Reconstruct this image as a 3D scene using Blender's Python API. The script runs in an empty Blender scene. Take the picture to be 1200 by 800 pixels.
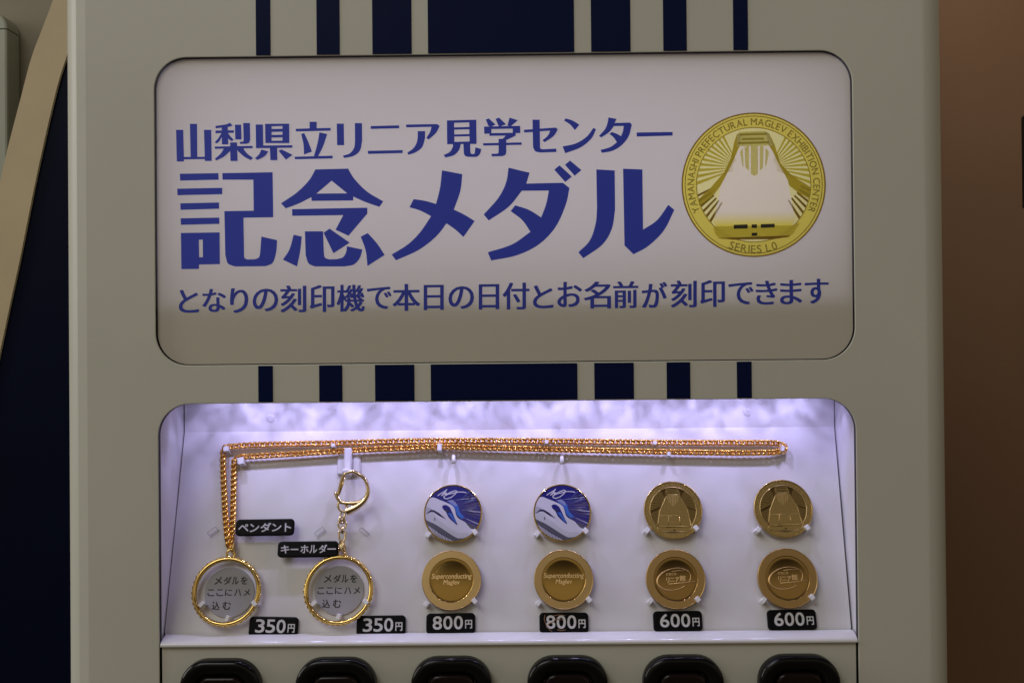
import bpy, math, random
from math import sin, cos, pi, radians
from mathutils import Vector, Matrix
from mathutils.geometry import tessellate_polygon

random.seed(7)
scene = bpy.context.scene
COL = scene.collection

# ------------------------------------------------------------------ camera
S = 0.000443                 # metres per photo pixel on the cabinet front
D = 0.60                     # camera distance from the cabinet front
F = D / S
ZC = 1.25                    # camera height
YAW, PIT, ROL = radians(-0.461), radians(0.524), radians(-0.514)
CAM = Vector((0.0, -D, ZC))


def turn(v):
    x, y, z = v
    c, s = cos(ROL), sin(ROL)
    x, z = c * x - s * z, s * x + c * z
    c, s = cos(PIT), sin(PIT)
    y, z = c * y - s * z, s * y + c * z
    c, s = cos(YAW), sin(YAW)
    x, y = c * x + s * y, -s * x + c * y
    return Vector((x, y, z))


cd = bpy.data.cameras.new('camera')
cam = bpy.data.objects.new('camera', cd)
COL.objects.link(cam)
right, fwd, up = turn((1, 0, 0)), turn((0, 1, 0)), turn((0, 0, 1))
cam.matrix_world = Matrix(((right.x, up.x, -fwd.x, CAM.x), (right.y, up.y, -fwd.y, CAM.y),
                           (right.z, up.z, -fwd.z, CAM.z), (0, 0, 0, 1)))
cd.sensor_width = 36
cd.sensor_fit = 'HORIZONTAL'
cd.lens = 36 * F / 1200
cd.clip_start, cd.clip_end = 0.01, 100
scene.camera = cam

# ------------------------------------------------------------------ world, lamps, exposure
world = bpy.data.worlds.new('World')
scene.world = world
world.use_nodes = True
wn = world.node_tree
bg = wn.nodes['Background']
bg.inputs[1].default_value = 1.0
_tc = wn.nodes.new('ShaderNodeTexCoord')
_sp = wn.nodes.new('ShaderNodeSeparateXYZ')
_mr = wn.nodes.new('ShaderNodeMapRange')
_mr.inputs['From Min'].default_value, _mr.inputs['From Max'].default_value = -1, 1
_rp = wn.nodes.new('ShaderNodeValToRGB')
wn.links.new(_tc.outputs['Generated'], _sp.inputs[0])
wn.links.new(_sp.outputs['Z'], _mr.inputs['Value'])
wn.links.new(_mr.outputs[0], _rp.inputs[0])
wn.links.new(_rp.outputs[0], bg.inputs[0])
_rp.color_ramp.elements[0].position, _rp.color_ramp.elements[0].color = 0.0, (0.02, 0.015, 0.010, 1)
_rp.color_ramp.elements[1].position, _rp.color_ramp.elements[1].color = 1.0, (0.05, 0.045, 0.035, 1)
for _p, _c in ((0.42, (0.05, 0.038, 0.026)), (0.56, (0.27, 0.22, 0.15)), (0.70, (0.36, 0.31, 0.22)), (0.765, (0.025, 0.021, 0.017)), (0.84, (0.03, 0.027, 0.022))):
    _e = _rp.color_ramp.elements.new(_p)
    _e.color = (*_c, 1)
scene.view_settings.view_transform = 'Standard'
scene.view_settings.look = 'None'
scene.view_settings.exposure = 0
scene.view_settings.gamma = 1
scene.cycles.use_denoising = True
scene.cycles.max_bounces = 8
scene.cycles.sample_clamp_indirect = 4


def aim(o, target):
    o.rotation_euler = (Vector(target) - o.location).to_track_quat('-Z', 'Y').to_euler()


def area(name, loc, target, sx, sy, power, col, spread=180):
    l = bpy.data.lights.new(name, 'AREA')
    l.shape = 'RECTANGLE'
    l.size, l.size_y, l.energy, l.color = sx, sy, power, col
    l.spread = radians(spread)
    o = bpy.data.objects.new(name, l)
    COL.objects.link(o)
    o.location = loc
    aim(o, target)
    return o


area('ceiling_lamp', (-1.0, -1.5, 2.75), (0, 0, 1.25), 1.4, 0.9, 14, (1.0, 0.99, 0.945))
area('left_side_fill', (-2.2, -0.35, 1.9), (-0.2, 0, 1.25), 0.5, 1.2, 12, (1.0, 0.99, 0.95))  # unseen side light, added to lighten the cabinet's left corner


def spot(name, loc, target, size, blend, power, col, radius):
    l = bpy.data.lights.new(name, 'SPOT')
    l.spot_size, l.spot_blend, l.energy, l.color, l.shadow_soft_size = radians(size), blend, power, col, radius
    o = bpy.data.objects.new(name, l)
    COL.objects.link(o)
    o.location = loc
    aim(o, target)
    return o


# ------------------------------------------------------------------ placing helpers
def ray(px, py):
    v = turn(((px - 600) / F, 1.0, -(py - 400) / F))
    return v / v.y


def P(px, py, y=0.0):
    """the point seen at photo pixel (px, py) on the upright plane at depth y"""
    return CAM + ray(px, py) * (D + y)


D_TOP, D_BOT = 0.0466, 0.0105
PA, PB = P(600, 503, D_TOP), P(600, 745, D_BOT)
T = Vector((0, PA.y - PB.y, PA.z - PB.z)).normalized()      # up along the sloping display panel
N = Vector((0, -T.z, T.y))                                   # out of the panel
XV = Vector((1, 0, 0))


def PP(px, py, h=0.0):
    """the point seen at (px, py) on the sloping panel, raised by h"""
    d = ray(px, py)
    o = PA + N * h
    return CAM + d * ((o - CAM).dot(N) / d.dot(N))


def pscale(px, py, h=0.0):
    return (PP(px + 1, py, h) - PP(px, py, h)).length


def frame(px, py, h=0.0, rot=0.0):
    o = PP(px, py, h)
    m = Matrix(((XV.x, T.x, N.x, o.x), (XV.y, T.y, N.y, o.y), (XV.z, T.z, N.z, o.z), (0, 0, 0, 1)))
    return m @ Matrix.Rotation(rot, 4, 'Z')


# ------------------------------------------------------------------ materials
MATS = {}


def mat(name, col, rough=0.5, metal=0.0, bump=0.0, bscale=400.0, var=0.0, vscale=30.0, coat=0.0, spec=0.5, trans=0.0, rvar=0.0):
    if name in MATS:
        return MATS[name]
    m = bpy.data.materials.new(name)
    m.use_nodes = True
    nt = m.node_tree
    b = nt.nodes['Principled BSDF']
    b.inputs['Base Color'].default_value = (*col, 1)
    b.inputs['Roughness'].default_value = rough
    b.inputs['Metallic'].default_value = metal
    b.inputs['Specular IOR Level'].default_value = spec
    b.inputs['Coat Weight'].default_value = coat
    b.inputs['Coat Roughness'].default_value = 0.08
    b.inputs['Transmission Weight'].default_value = trans
    tc = nt.nodes.new('ShaderNodeTexCoord')
    if bump:
        n = nt.nodes.new('ShaderNodeTexNoise')
        n.inputs['Scale'].default_value = bscale
        n.inputs['Detail'].default_value = 4
        nt.links.new(tc.outputs['Object'], n.inputs['Vector'])
        bp = nt.nodes.new('ShaderNodeBump')
        bp.inputs['Strength'].default_value = bump
        bp.inputs['Distance'].default_value = 0.001
        nt.links.new(n.outputs['Fac'], bp.inputs['Height'])
        nt.links.new(bp.outputs['Normal'], b.inputs['Normal'])
    if var or rvar:
        n = nt.nodes.new('ShaderNodeTexNoise')
        n.inputs['Scale'].default_value = vscale
        n.inputs['Detail'].default_value = 5
        nt.links.new(tc.outputs['Object'], n.inputs['Vector'])
        if var:
            r = nt.nodes.new('ShaderNodeValToRGB')
            r.color_ramp.elements[0].position, r.color_ramp.elements[1].position = 0.3, 0.7
            r.color_ramp.elements[0].color = (*[c * (1 - var) for c in col], 1)
            r.color_ramp.elements[1].color = (*[min(1, c * (1 + var)) for c in col], 1)
            nt.links.new(n.outputs['Fac'], r.inputs['Fac'])
            nt.links.new(r.outputs['Color'], b.inputs['Base Color'])
        if rvar:
            mr = nt.nodes.new('ShaderNodeMapRange')
            mr.inputs['To Min'].default_value = max(0.02, rough - rvar)
            mr.inputs['To Max'].default_value = rough + rvar
            nt.links.new(n.outputs['Fac'], mr.inputs['Value'])
            nt.links.new(mr.outputs['Result'], b.inputs['Roughness'])
    MATS[name] = m
    return m


PAINT = mat('cream_paint', (0.592, 0.585, 0.515), 0.42, bump=0.025, bscale=900, var=0.035, vscale=9, rvar=0.10)
NAVY = mat('navy_vinyl', (0.0015, 0.0066, 0.046), 0.30, spec=0.12, rvar=0.05, vscale=25)
PLASTIC = mat('white_plastic', (0.70, 0.69, 0.71), 0.30, bump=0.012, bscale=160, var=0.012, vscale=20, rvar=0.06)
WALLPL = mat('white_case_plastic', (0.68, 0.67, 0.70), 0.32, var=0.02, vscale=25)
PEG = mat('white_peg', (0.82, 0.82, 0.84), 0.3)
DARK = mat('dark_gap', (0.012, 0.011, 0.012), 0.7)
BLACKP = mat('black_gloss_plastic', (0.005, 0.005, 0.005), 0.13, spec=0.25, rvar=0.04, vscale=60)
CAPM = mat('dark_red_acrylic', (0.013, 0.008, 0.0075), 0.14, spec=0.2, rvar=0.04, vscale=60)
INK = mat('blue_ink', (0.030, 0.058, 0.58), 0.5)
INK2 = mat('dark_blue_ink', (0.026, 0.046, 0.42), 0.5)
GOLDCH = mat('orange_gold', (0.94, 0.555, 0.145), 0.24, metal=1)
GOLD = mat('bright_gold', (0.88, 0.62, 0.20), 0.14, metal=1)
PALEGOLD = mat('pale_gold', (0.80, 0.62, 0.36), 0.17, metal=1)
SATIN = mat('satin_gold', (0.53, 0.36, 0.155), 0.36, metal=1, bump=0.05, bscale=3500, rvar=0.05)
MIRROR = mat('mirror_gold', (0.50, 0.315, 0.095), 0.12, metal=1, bump=0.010, bscale=120)
BRASS = mat('antique_brass', (0.62, 0.45, 0.185), 0.25, metal=1, bump=0.06, bscale=2500)
BRASSD = mat('shade_brass', (0.12, 0.075, 0.025), 0.4, metal=1)  # darker copy of the brass, shade of the relief put into the colour
BRONZE = mat('satin_bronze', (0.50, 0.325, 0.13), 0.36, metal=1, bump=0.05, bscale=3500)
MIRRORB = mat('mirror_bronze', (0.36, 0.225, 0.08), 0.14, metal=1, bump=0.010, bscale=120)
ENGRAVE = mat('frosted_gold', (0.80, 0.56, 0.26), 0.5, metal=1)
TAG = mat('black_tag', (0.005, 0.005, 0.006), 0.3, spec=0.08, rvar=0.05, vscale=80)
TAGTXT = mat('white_print', (0.62, 0.61, 0.64), 0.5)
CARD = mat('grey_card', (0.34, 0.335, 0.37), 0.55, var=0.03, vscale=60)
CARDTXT = mat('black_print', (0.02, 0.02, 0.024), 0.6)


def sign_sheet():
    m = bpy.data.materials.new('opal_acrylic')
    m.use_nodes = True
    nt = m.node_tree
    nt.nodes.remove(nt.nodes['Principled BSDF'])
    out = nt.nodes['Material Output']
    d = nt.nodes.new('ShaderNodeBsdfDiffuse')
    d.inputs[0].default_value = (0.80, 0.75, 0.64, 1)
    t = nt.nodes.new('ShaderNodeBsdfTranslucent')
    t.inputs[0].default_value = (0.75, 0.74, 0.76, 1)
    mx = nt.nodes.new('ShaderNodeMixShader')
    mx.inputs[0].default_value = 0.3
    g = nt.nodes.new('ShaderNodeBsdfGlossy')
    g.inputs['Roughness'].default_value = 0.25
    mg = nt.nodes.new('ShaderNodeMixShader')
    mg.inputs[0].default_value = 0.03
    nt.links.new(d.outputs[0], mx.inputs[1])
    nt.links.new(t.outputs[0], mx.inputs[2])
    nt.links.new(mx.outputs[0], mg.inputs[1])
    nt.links.new(g.outputs[0], mg.inputs[2])
    nt.links.new(mg.outputs[0], out.inputs['Surface'])
    return m


OPAL = sign_sheet()


def clear_mat():
    m = bpy.data.materials.new('clear_acrylic')
    m.use_nodes = True
    nt = m.node_tree
    nt.nodes.remove(nt.nodes['Principled BSDF'])
    t = nt.nodes.new('ShaderNodeBsdfTransparent')
    t.inputs[0].default_value = (0.99, 0.99, 0.99, 1)
    gl = nt.nodes.new('ShaderNodeBsdfGlossy')
    gl.inputs['Roughness'].default_value = 0.08
    lw = nt.nodes.new('ShaderNodeLayerWeight')
    lw.inputs[0].default_value = 0.12
    mx = nt.nodes.new('ShaderNodeMixShader')
    pw = nt.nodes.new('ShaderNodeMath')
    pw.operation = 'POWER'
    pw.inputs[1].default_value = 5
    nt.links.new(lw.outputs['Facing'], pw.inputs[0])
    nt.links.new(pw.outputs[0], mx.inputs[0])
    nt.links.new(t.outputs[0], mx.inputs[1])
    nt.links.new(gl.outputs[0], mx.inputs[2])
    nt.links.new(mx.outputs[0], nt.nodes['Material Output'].inputs['Surface'])
    return m


CLEAR = clear_mat()


# ------------------------------------------------------------------ mesh helpers
class MB:
    def __init__(self):
        self.v, self.f, self.m, self.s = [], [], [], []

    def add(self, verts, faces, mi=0, smooth=False):
        k = len(self.v)
        self.v += [Vector(p) for p in verts]
        for f in faces:
            self.f.append([i + k for i in f])
            self.m.append(mi)
            self.s.append(smooth)

    def flat(self, loops, fn, mi=0):
        """a flat filled outline (first loop) with holes (the rest); fn maps 2D to 3D"""
        pts = [p for l in loops for p in l]
        tris = tessellate_polygon([[Vector((p[0], p[1], 0)) for p in l] for l in loops])
        self.add([fn(p) for p in pts], [list(t) for t in tris], mi)

    def prism(self, loops, z0, z1, mi=0, inset=0.0):
        pts = [p for l in loops for p in l]
        tris = tessellate_polygon([[Vector((p[0], p[1], 0)) for p in l] for l in loops])
        n = len(pts)
        faces = [list(t) for t in tris]
        # make the caps face +z
        for t in faces:
            a, b, c = (Vector((*pts[i][:2], 0)) for i in t)
            if (b - a).cross(c - a).z < 0:
                t.reverse()
        k = 0
        side = []
        for l in loops:
            q = len(l)
            ar = sum(l[i][0] * l[(i + 1) % q][1] - l[(i + 1) % q][0] * l[i][1] for i in range(q))
            for i in range(q):
                a, b = k + i, k + (i + 1) % q
                side.append([a + n, b + n, b, a] if (ar > 0) == (l is loops[0]) else [a, b, b + n, a + n])
            k += q
        self.add([(p[0], p[1], z1) for p in pts] + [(p[0], p[1], z0) for p in pts], faces + side, mi)

    def lathe(self, prof, mis, seg=72, smooth=False, sy=1.0):
        """prof: (r, z) from the outer bottom to the centre; faces face outward/up"""
        rows = []
        k = len(self.v)
        for (r, z) in prof:
            if r == 0:
                self.v.append(Vector((0, 0, z)))
                rows.append([len(self.v) - 1])
            else:
                a0 = len(self.v)
                self.v += [Vector((r * cos(2 * pi * i / seg), r * sin(2 * pi * i / seg) * sy, z)) for i in range(seg)]
                rows.append(list(range(a0, a0 + seg)))
        for j in range(len(prof) - 1):
            A, B = rows[j], rows[j + 1]
            for i in range(seg):
                i2 = (i + 1) % seg
                if len(B) == 1:
                    self.f.append([A[i], A[i2], B[0]])
                elif len(A) == 1:
                    self.f.append([A[0], B[i2], B[i]])
                else:
                    self.f.append([A[i], A[i2], B[i2], B[i]])
                self.m.append(mis[j] if isinstance(mis, (list, tuple)) else mis)
                self.s.append(smooth)

    def tube(self, path, rad, seg=8, closed=False, mi=0, smooth=True, flat=1.0):
        """round tube along a path of points; rad is a number or a list"""
        path = [Vector(p) for p in path]
        n = len(path)
        tang = []
        for i in range(n):
            a = path[(i - 1) % n] if closed or i > 0 else path[i]
            b = path[(i + 1) % n] if closed or i < n - 1 else path[i]
            tang.append((b - a).normalized())
        t = tang[0]
        ref = Vector((0, 0, 1)) if abs(t.z) < 0.9 else Vector((1, 0, 0))
        u = t.cross(ref).normalized()
        base = len(self.v)
        for i in range(n):
            t = tang[i]
            u = (u - t * u.dot(t)).normalized()
            w = t.cross(u)
            r = rad[i] if isinstance(rad, (list, tuple)) else rad
            for j in range(seg):
                a = 2 * pi * j / seg
                self.v.append(path[i] + u * (r * cos(a)) + w * (r * flat * sin(a)))
        for i in range(n if closed else n - 1):
            i2 = (i + 1) % n
            for j in range(seg):
                j2 = (j + 1) % seg
                self.f.append([base + i * seg + j, base + i * seg + j2, base + i2 * seg + j2, base + i2 * seg + j])
                self.m.append(mi)
                self.s.append(smooth)
        if not closed:
            self.f.append([base + j for j in reversed(range(seg))])
            self.f.append([base + (n - 1) * seg + j for j in range(seg)])
            self.m += [mi, mi]
            self.s += [False, False]

    def box(self, c, sx, sy, sz, mi=0, M=None, bev=0.0):
        x, y, z = sx / 2, sy / 2, sz / 2
        c = Vector(c)
        b = min(bev, x * 0.9, y * 0.9, z * 0.9)
        if b <= 0:
            vs = [Vector((i * x, j * y, k * z)) for i in (-1, 1) for j in (-1, 1) for k in (-1, 1)]
            fs = [[0, 1, 3, 2], [4, 6, 7, 5], [0, 4, 5, 1], [2, 3, 7, 6], [0, 2, 6, 4], [1, 5, 7, 3]]
        else:
            loop = rrect(-x, -y, x, y, b * 1.5, 3)
            li = rrect(-x + b, -y + b, x - b, y - b, b * 0.8, 3)
            n = len(loop)
            vs = [Vector((p[0], p[1], -z)) for p in loop] + [Vector((p[0], p[1], z - b)) for p in loop] + [Vector((p[0], p[1], z)) for p in li]
            fs = []
            for r in (0, 1):
                for i in range(n):
                    i2 = (i + 1) % n
                    fs.append([r * n + i, r * n + i2, (r + 1) * n + i2, (r + 1) * n + i])
            fs.append([2 * n + i for i in range(n)])
            fs.append([i for i in reversed(range(n))])
        if M is not None:
            vs = [M @ p for p in vs]
        self.add([p + c for p in vs], fs, mi)

    def build(self, name, mats, parent=None, origin=None):
        me = bpy.data.meshes.new(name)
        org = Vector(origin) if origin is not None else Vector((0, 0, 0))
        me.from_pydata([p - org for p in self.v], [], self.f)
        for m in (mats if isinstance(mats, (list, tuple)) else [mats]):
            me.materials.append(m)
        me.polygons.foreach_set('material_index', self.m)
        me.polygons.foreach_set('use_smooth', self.s)
        me.update()
        o = bpy.data.objects.new(name, me)
        COL.objects.link(o)
        if parent is not None:
            o.parent = parent
            if parent.get('world_parts'):
                o.matrix_parent_inverse = Matrix.Translation(-parent.location)
        elif origin is not None:
            o.location = org
        return o


def tag(o, label, cat, group=None):
    o['label'], o['category'] = label, cat
    if group:
        o['group'] = group
    return o


def empty(name, M):
    o = bpy.data.objects.new(name, None)
    COL.objects.link(o)
    o.empty_display_size = 0.01
    o.matrix_world = M
    return o


def copy_tree(o, parent=None):
    c = o.copy()
    COL.objects.link(c)
    if parent is not None:
        c.parent = parent
    for ch in list(o.children):
        copy_tree(ch, c)
    return c


def rrect(x0, y0, x1, y1, r, n=10):
    """rounded rectangle, counter-clockwise (y up)"""
    pts = []
    for cx, cy, a0 in ((x1 - r, y0 + r, -90), (x1 - r, y1 - r, 0), (x0 + r, y1 - r, 90), (x0 + r, y0 + r, 180)):
        for i in range(n + 1):
            a = radians(a0 + 90 * i / n)
            pts.append((cx + r * cos(a), cy + r * sin(a)))
    return pts


def smooth_path(spec, n=6):
    """points; a third element marks a point of a curved run (interpolated through it)"""
    k = len(spec)
    out = []
    for i in range(k):
        p0, p1, p2, p3 = (spec[(i + d) % k] for d in (-1, 0, 1, 2))
        out.append((p1[0], p1[1]))
        if len(p1) > 2 or len(p2) > 2:
            a = p0 if len(p1) > 2 else p1
            d = p3 if len(p2) > 2 else p2
            for j in range(1, n):
                t = j / n
                q = []
                for c in (0, 1):
                    m1 = (p2[c] - a[c]) / 2 if len(p1) > 2 else (p2[c] - p1[c])
                    m2 = (d[c] - p1[c]) / 2 if len(p2) > 2 else (p2[c] - p1[c])
                    h = (2 * t ** 3 - 3 * t ** 2 + 1) * p1[c] + (t ** 3 - 2 * t ** 2 + t) * m1 + (-2 * t ** 3 + 3 * t ** 2) * p2[c] + (t ** 3 - t ** 2) * m2
                    q.append(h)
                out.append(tuple(q))
    return out


_GL = {}


def text_mesh(s, offset=0.0, spacing=1.0):
    """2D triangles of a piece of writing: verts, faces (font units)"""
    key = (s, offset, spacing)
    if key not in _GL:
        c = bpy.data.curves.new('writing', 'FONT')
        c.body = s
        c.offset = offset
        c.space_character = spacing
        c.resolution_u = 4
        o = bpy.data.objects.new('writing', c)
        me = bpy.data.meshes.new_from_object(o)
        vs = [(v.co.x, v.co.y) for v in me.vertices]
        fs = [list(p.vertices) for p in me.polygons]
        bpy.data.objects.remove(o)
        bpy.data.curves.remove(c)
        bpy.data.meshes.remove(me)
        _GL[key] = (vs, fs)
    return _GL[key]


def bbox(vs):
    xs, ys = [p[0] for p in vs], [p[1] for p in vs]
    return min(xs), min(ys), max(xs), max(ys)


def put_text(mb, s, x0, y0, x1, y1, fn, bold=0.0, mi=0, shear=0.0, boldy=None, up_v=(0, 0, 0.000012)):
    """fit the writing's outline box into x0..x1, y0..y1 (y1 = top edge of the letters); bold thickens it (share of the height)"""
    vs, fs = text_mesh(s)
    a, b, c, d = bbox(vs)
    H = abs(y1 - y0)
    bx_, by_ = bold * H, (bold if boldy is None else boldy) * H
    sx_, sy_ = (1 if x1 > x0 else -1), (1 if y1 > y0 else -1)
    cps = [(0, 0)] if not bold else ([(-1, 0), (0, 0), (1, 0)] if not by_ else [(-1, -1), (1, -1), (0, 0), (-1, 1), (1, 1)])
    X0, X1, Y0, Y1 = x0 + sx_ * bx_, x1 - sx_ * bx_, y0 + sy_ * by_, y1 - sy_ * by_
    for k, (ex, ey) in enumerate(cps):
        pts = []
        for (x, y) in vs:
            u, v = (x - a) / max(1e-9, c - a), (y - b) / max(1e-9, d - b)
            pts.append(Vector(fn((X0 + ex * bx_ + u * (X1 - X0) + shear * v * (Y1 - Y0), Y0 + ey * by_ + v * (Y1 - Y0)))) + Vector(up_v) * k)
        mb.add(pts, fs, mi)


def text_width(s, height, offset=0.0):
    vs, _ = text_mesh(s, offset)
    a, b, c, d = bbox(vs)
    return (c - a) * height / (d - b)


# ------------------------------------------------------------------ the vending machine
xl_in, xr_in = P(102, 400).x, P(1084, 400).x          # where the rounded corners start
xl_out, xr_out = P(79.0, 400, 0.009).x, P(1107.0, 400, 0.009).x   # outermost line of the rounded corners, 9 mm back
Z_TOP = P(600, 0).z + 0.14
Z_BOT = 0.0
machine = empty('vending_machine', Matrix.Translation(((xl_out + xr_out) / 2, 0.22, 0)))
machine['world_parts'] = True
tag(machine, 'cream medal vending machine with lit display window, blue lettered sign and navy stripes', 'vending machine')

sx0, sx1 = P(181.5, 250).x, P(1000.5, 250).x
sz1, sz0 = P(600, 63.2).z, P(600, 424.6).z
wx0, wx1 = P(186, 620).x, P(1004.5, 620).x
wz1 = P(600, 469.8).z
WZ0 = P(600, 754).z - 0.085                             # the opening runs on below the picture, behind the button panel
PX = S


def opening(x0, z0, x1, z1, r):
    return rrect(x0, z0, x1, z1, r, 12)


sign_open = opening(sx0, sz0, sx1, sz1, 38 * PX)
win_open = opening(wx0, WZ0, wx1, wz1, 37 * PX)
cab = MB()
face = [(xl_in, Z_BOT), (xr_in, Z_BOT), (xr_in, Z_TOP), (xl_in, Z_TOP)]
BV = 0.0004
def grow(l, g):
    x0, z0, x1, z1 = bbox(l)
    r = 38 * PX + g
    return rrect(x0 - g, z0 - g, x1 + g, z1 + g, r, 12)
so_out, wo_out = grow(sign_open, BV), grow(win_open, BV)
cab.flat([face, so_out, wo_out], lambda p: (p[0], 0, p[1]))
for outer, inner in ((so_out, sign_open), (wo_out, win_open)):
    n = len(inner)
    rows = []
    for k in range(5):
        a = radians(22.5 * k)
        rows.append([(o[0] + (i[0] - o[0]) * sin(a), BV * (1 - cos(a)), o[1] + (i[1] - o[1]) * sin(a)) for o, i in zip(outer, inner)])
    rows.append([(i[0], 0.0040, i[1]) for i in inner])
    vs = [p for r in rows for p in r]
    fs = []
    for k in range(5):
        for i in range(n):
            i2 = (i + 1) % n
            fs.append([k * n + i, k * n + i2, (k + 1) * n + i2, (k + 1) * n + i])
    cab.add(vs, fs[:4 * n], 0, True)
    cab.add(vs, fs[4 * n:], 1)
# rounded vertical corners, sides, top and back
def corner(xi, xo, sgn):
    r = abs(xo - xi)
    pr = [(xi, 0.0)]
    for a in ((22, 28, 36, 44, 54, 64, 74, 84, 90) if sgn < 0 else (5, 12, 20, 30, 42, 54, 66, 78, 90)):
        pr.append((xi + sgn * r * sin(radians(a)), r * (1 - cos(radians(a)))))
    return pr, (xo, 0.44)
for (xi, xo, sg) in ((xl_in, xl_out, -1), (xr_in, xr_out, 1)):
    pr, back = corner(xi, xo, sg)
    for z in (0,):
        n = len(pr)
        vs = [(x, y, Z_BOT) for x, y in pr] + [(x, y, Z_TOP) for x, y in pr]
        fs = [[i, i + 1, n + i + 1, n + i] for i in range(1, n - 1)]
        cab.add(vs, fs, 0, True)
        cab.add([vs[0], vs[1], vs[n + 1], vs[n]], [[0, 1, 2, 3]], 0, False)
    cab.add([(xo, pr[-1][1], Z_BOT), (xo, 0.44, Z_BOT), (xo, 0.44, Z_TOP), (xo, pr[-1][1], Z_TOP)], [[0, 1, 2, 3]], 0)
pl, _ = corner(xl_in, xl_out, -1)
prr, _ = corner(xr_in, xr_out, 1)
outline = [(x, y) for x, y in reversed(pl)] + [(x, y) for x, y in prr] + [(xr_out, 0.44), (xl_out, 0.44)]
cab.flat([outline], lambda p: (p[0], p[1], Z_TOP))
cab.flat([outline], lambda p: (p[0], p[1], Z_BOT))
cab.add([(xl_out, 0.44, Z_BOT), (xr_out, 0.44, Z_BOT), (xr_out, 0.44, Z_TOP), (xl_out, 0.44, Z_TOP)], [[0, 1, 2, 3]])
cabinet = cab.build('cabinet', [PAINT, DARK], machine)

# navy stripes (vinyl), above the sign and between the sign and the window
for a, b in ((299.9, 316.9), (371, 398), (436.3, 482.2), (501.4, 672.6), (692.5, 738.6), (777, 804.5), (859, 876.3)):
    x0, x1 = P(a, 33).x, P(b, 33).x
    for z0, z1 in ((sz1 + BV + 0.0001, Z_TOP - 0.02), (wz1 + BV + 0.0002, sz0 - BV - 0.0002)):
        st = MB()
        st.add([(x0, -0.0003, z0), (x1, -0.0003, z0), (x1, -0.0003, z1), (x0, -0.0003, z1)], [[0, 1, 2, 3]])
        st.build('stripe', NAVY, machine)

# ---- the sign: opal sheet in front of a shallow light box
YS = 0.0022
sg = MB()
g = -0.0005
pm_c, pm_r = (883.2, 216.6), 84.6
hole = [P(pm_c[0] + 0.99 * pm_r * cos(pi * i / 48), pm_c[1] - 0.99 * pm_r * sin(pi * i / 48), YS) for i in range(96)]
sg.flat([rrect(sx0 - g, sz0 - g, sx1 + g, sz1 + g, 38 * PX + g, 12), [(p.x, p.z) for p in hole]], lambda p: (p[0], YS, p[1]))
sign = sg.build('sign_panel', OPAL, machine)
bx = MB()
bx0, bx1, bz0, bz1 = P(186, 250).x, P(996, 250).x, P(600, 352).z, P(600, 74).z
yb = 0.040
bx.add([(bx0, YS + .0035, bz0), (bx1, YS + .0035, bz0), (bx1, YS + .0035, bz1), (bx0, YS + .0035, bz1), (bx0, yb, bz0), (bx1, yb, bz0), (bx1, yb, bz1), (bx0, yb, bz1)],
       [[4, 5, 6, 7], [0, 1, 5, 4], [2, 3, 7, 6], [1, 2, 6, 5], [3, 0, 4, 7]])
# dark backing round the light box
x0, x1, z0, z1 = sx0 - .002, sx1 + .002, sz0 - .002, sz1 + .002
Y2 = YS + .0036
bx.add([(x0, Y2, z0), (x1, Y2, z0), (x1, Y2, bz0), (x0, Y2, bz0), (x0, Y2, bz1), (x1, Y2, bz1), (x1, Y2, z1), (x0, Y2, z1)], [[0, 1, 2, 3], [4, 5, 6, 7]], 1)
bx.add([(x0, Y2, bz0), (bx0, Y2, bz0), (bx0, Y2, bz1), (x0, Y2, bz1), (bx1, Y2, bz0), (x1, Y2, bz0), (x1, Y2, bz1), (bx1, Y2, bz1)], [[0, 1, 2, 3], [4, 5, 6, 7]], 1)
bx.build('light_box', [WALLPL, DARK], machine)
lm = area('sign_lamp', ((bx0 + bx1) / 2, yb - 0.004, (bz0 + bz1) / 2 + 0.006), ((bx0 + bx1) / 2, 0, (bz0 + bz1) / 2 + 0.006), (bx1 - bx0) * 0.97, (bz1 - bz0) * 0.84, 0.112, (0.80, 0.755, 1.0))

# ---- lettering on the sign
def glyphs(mb, ox, oy, s, polys, fn, lift0=0.0):
    for k, pl_ in enumerate(polys):
        loops = pl_ if isinstance(pl_[0], list) else [pl_]
        loops = [[(ox + p[0] / s, oy + p[1] / s) for p in smooth_path(l)] for l in loops]
        mb.flat(loops, lambda p, k=k: fn(p, lift0 + k * 0.000012))

def on_sign(p, lift=0.0):
    return P(p[0], p[1], YS - 0.00008 - lift)

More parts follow.
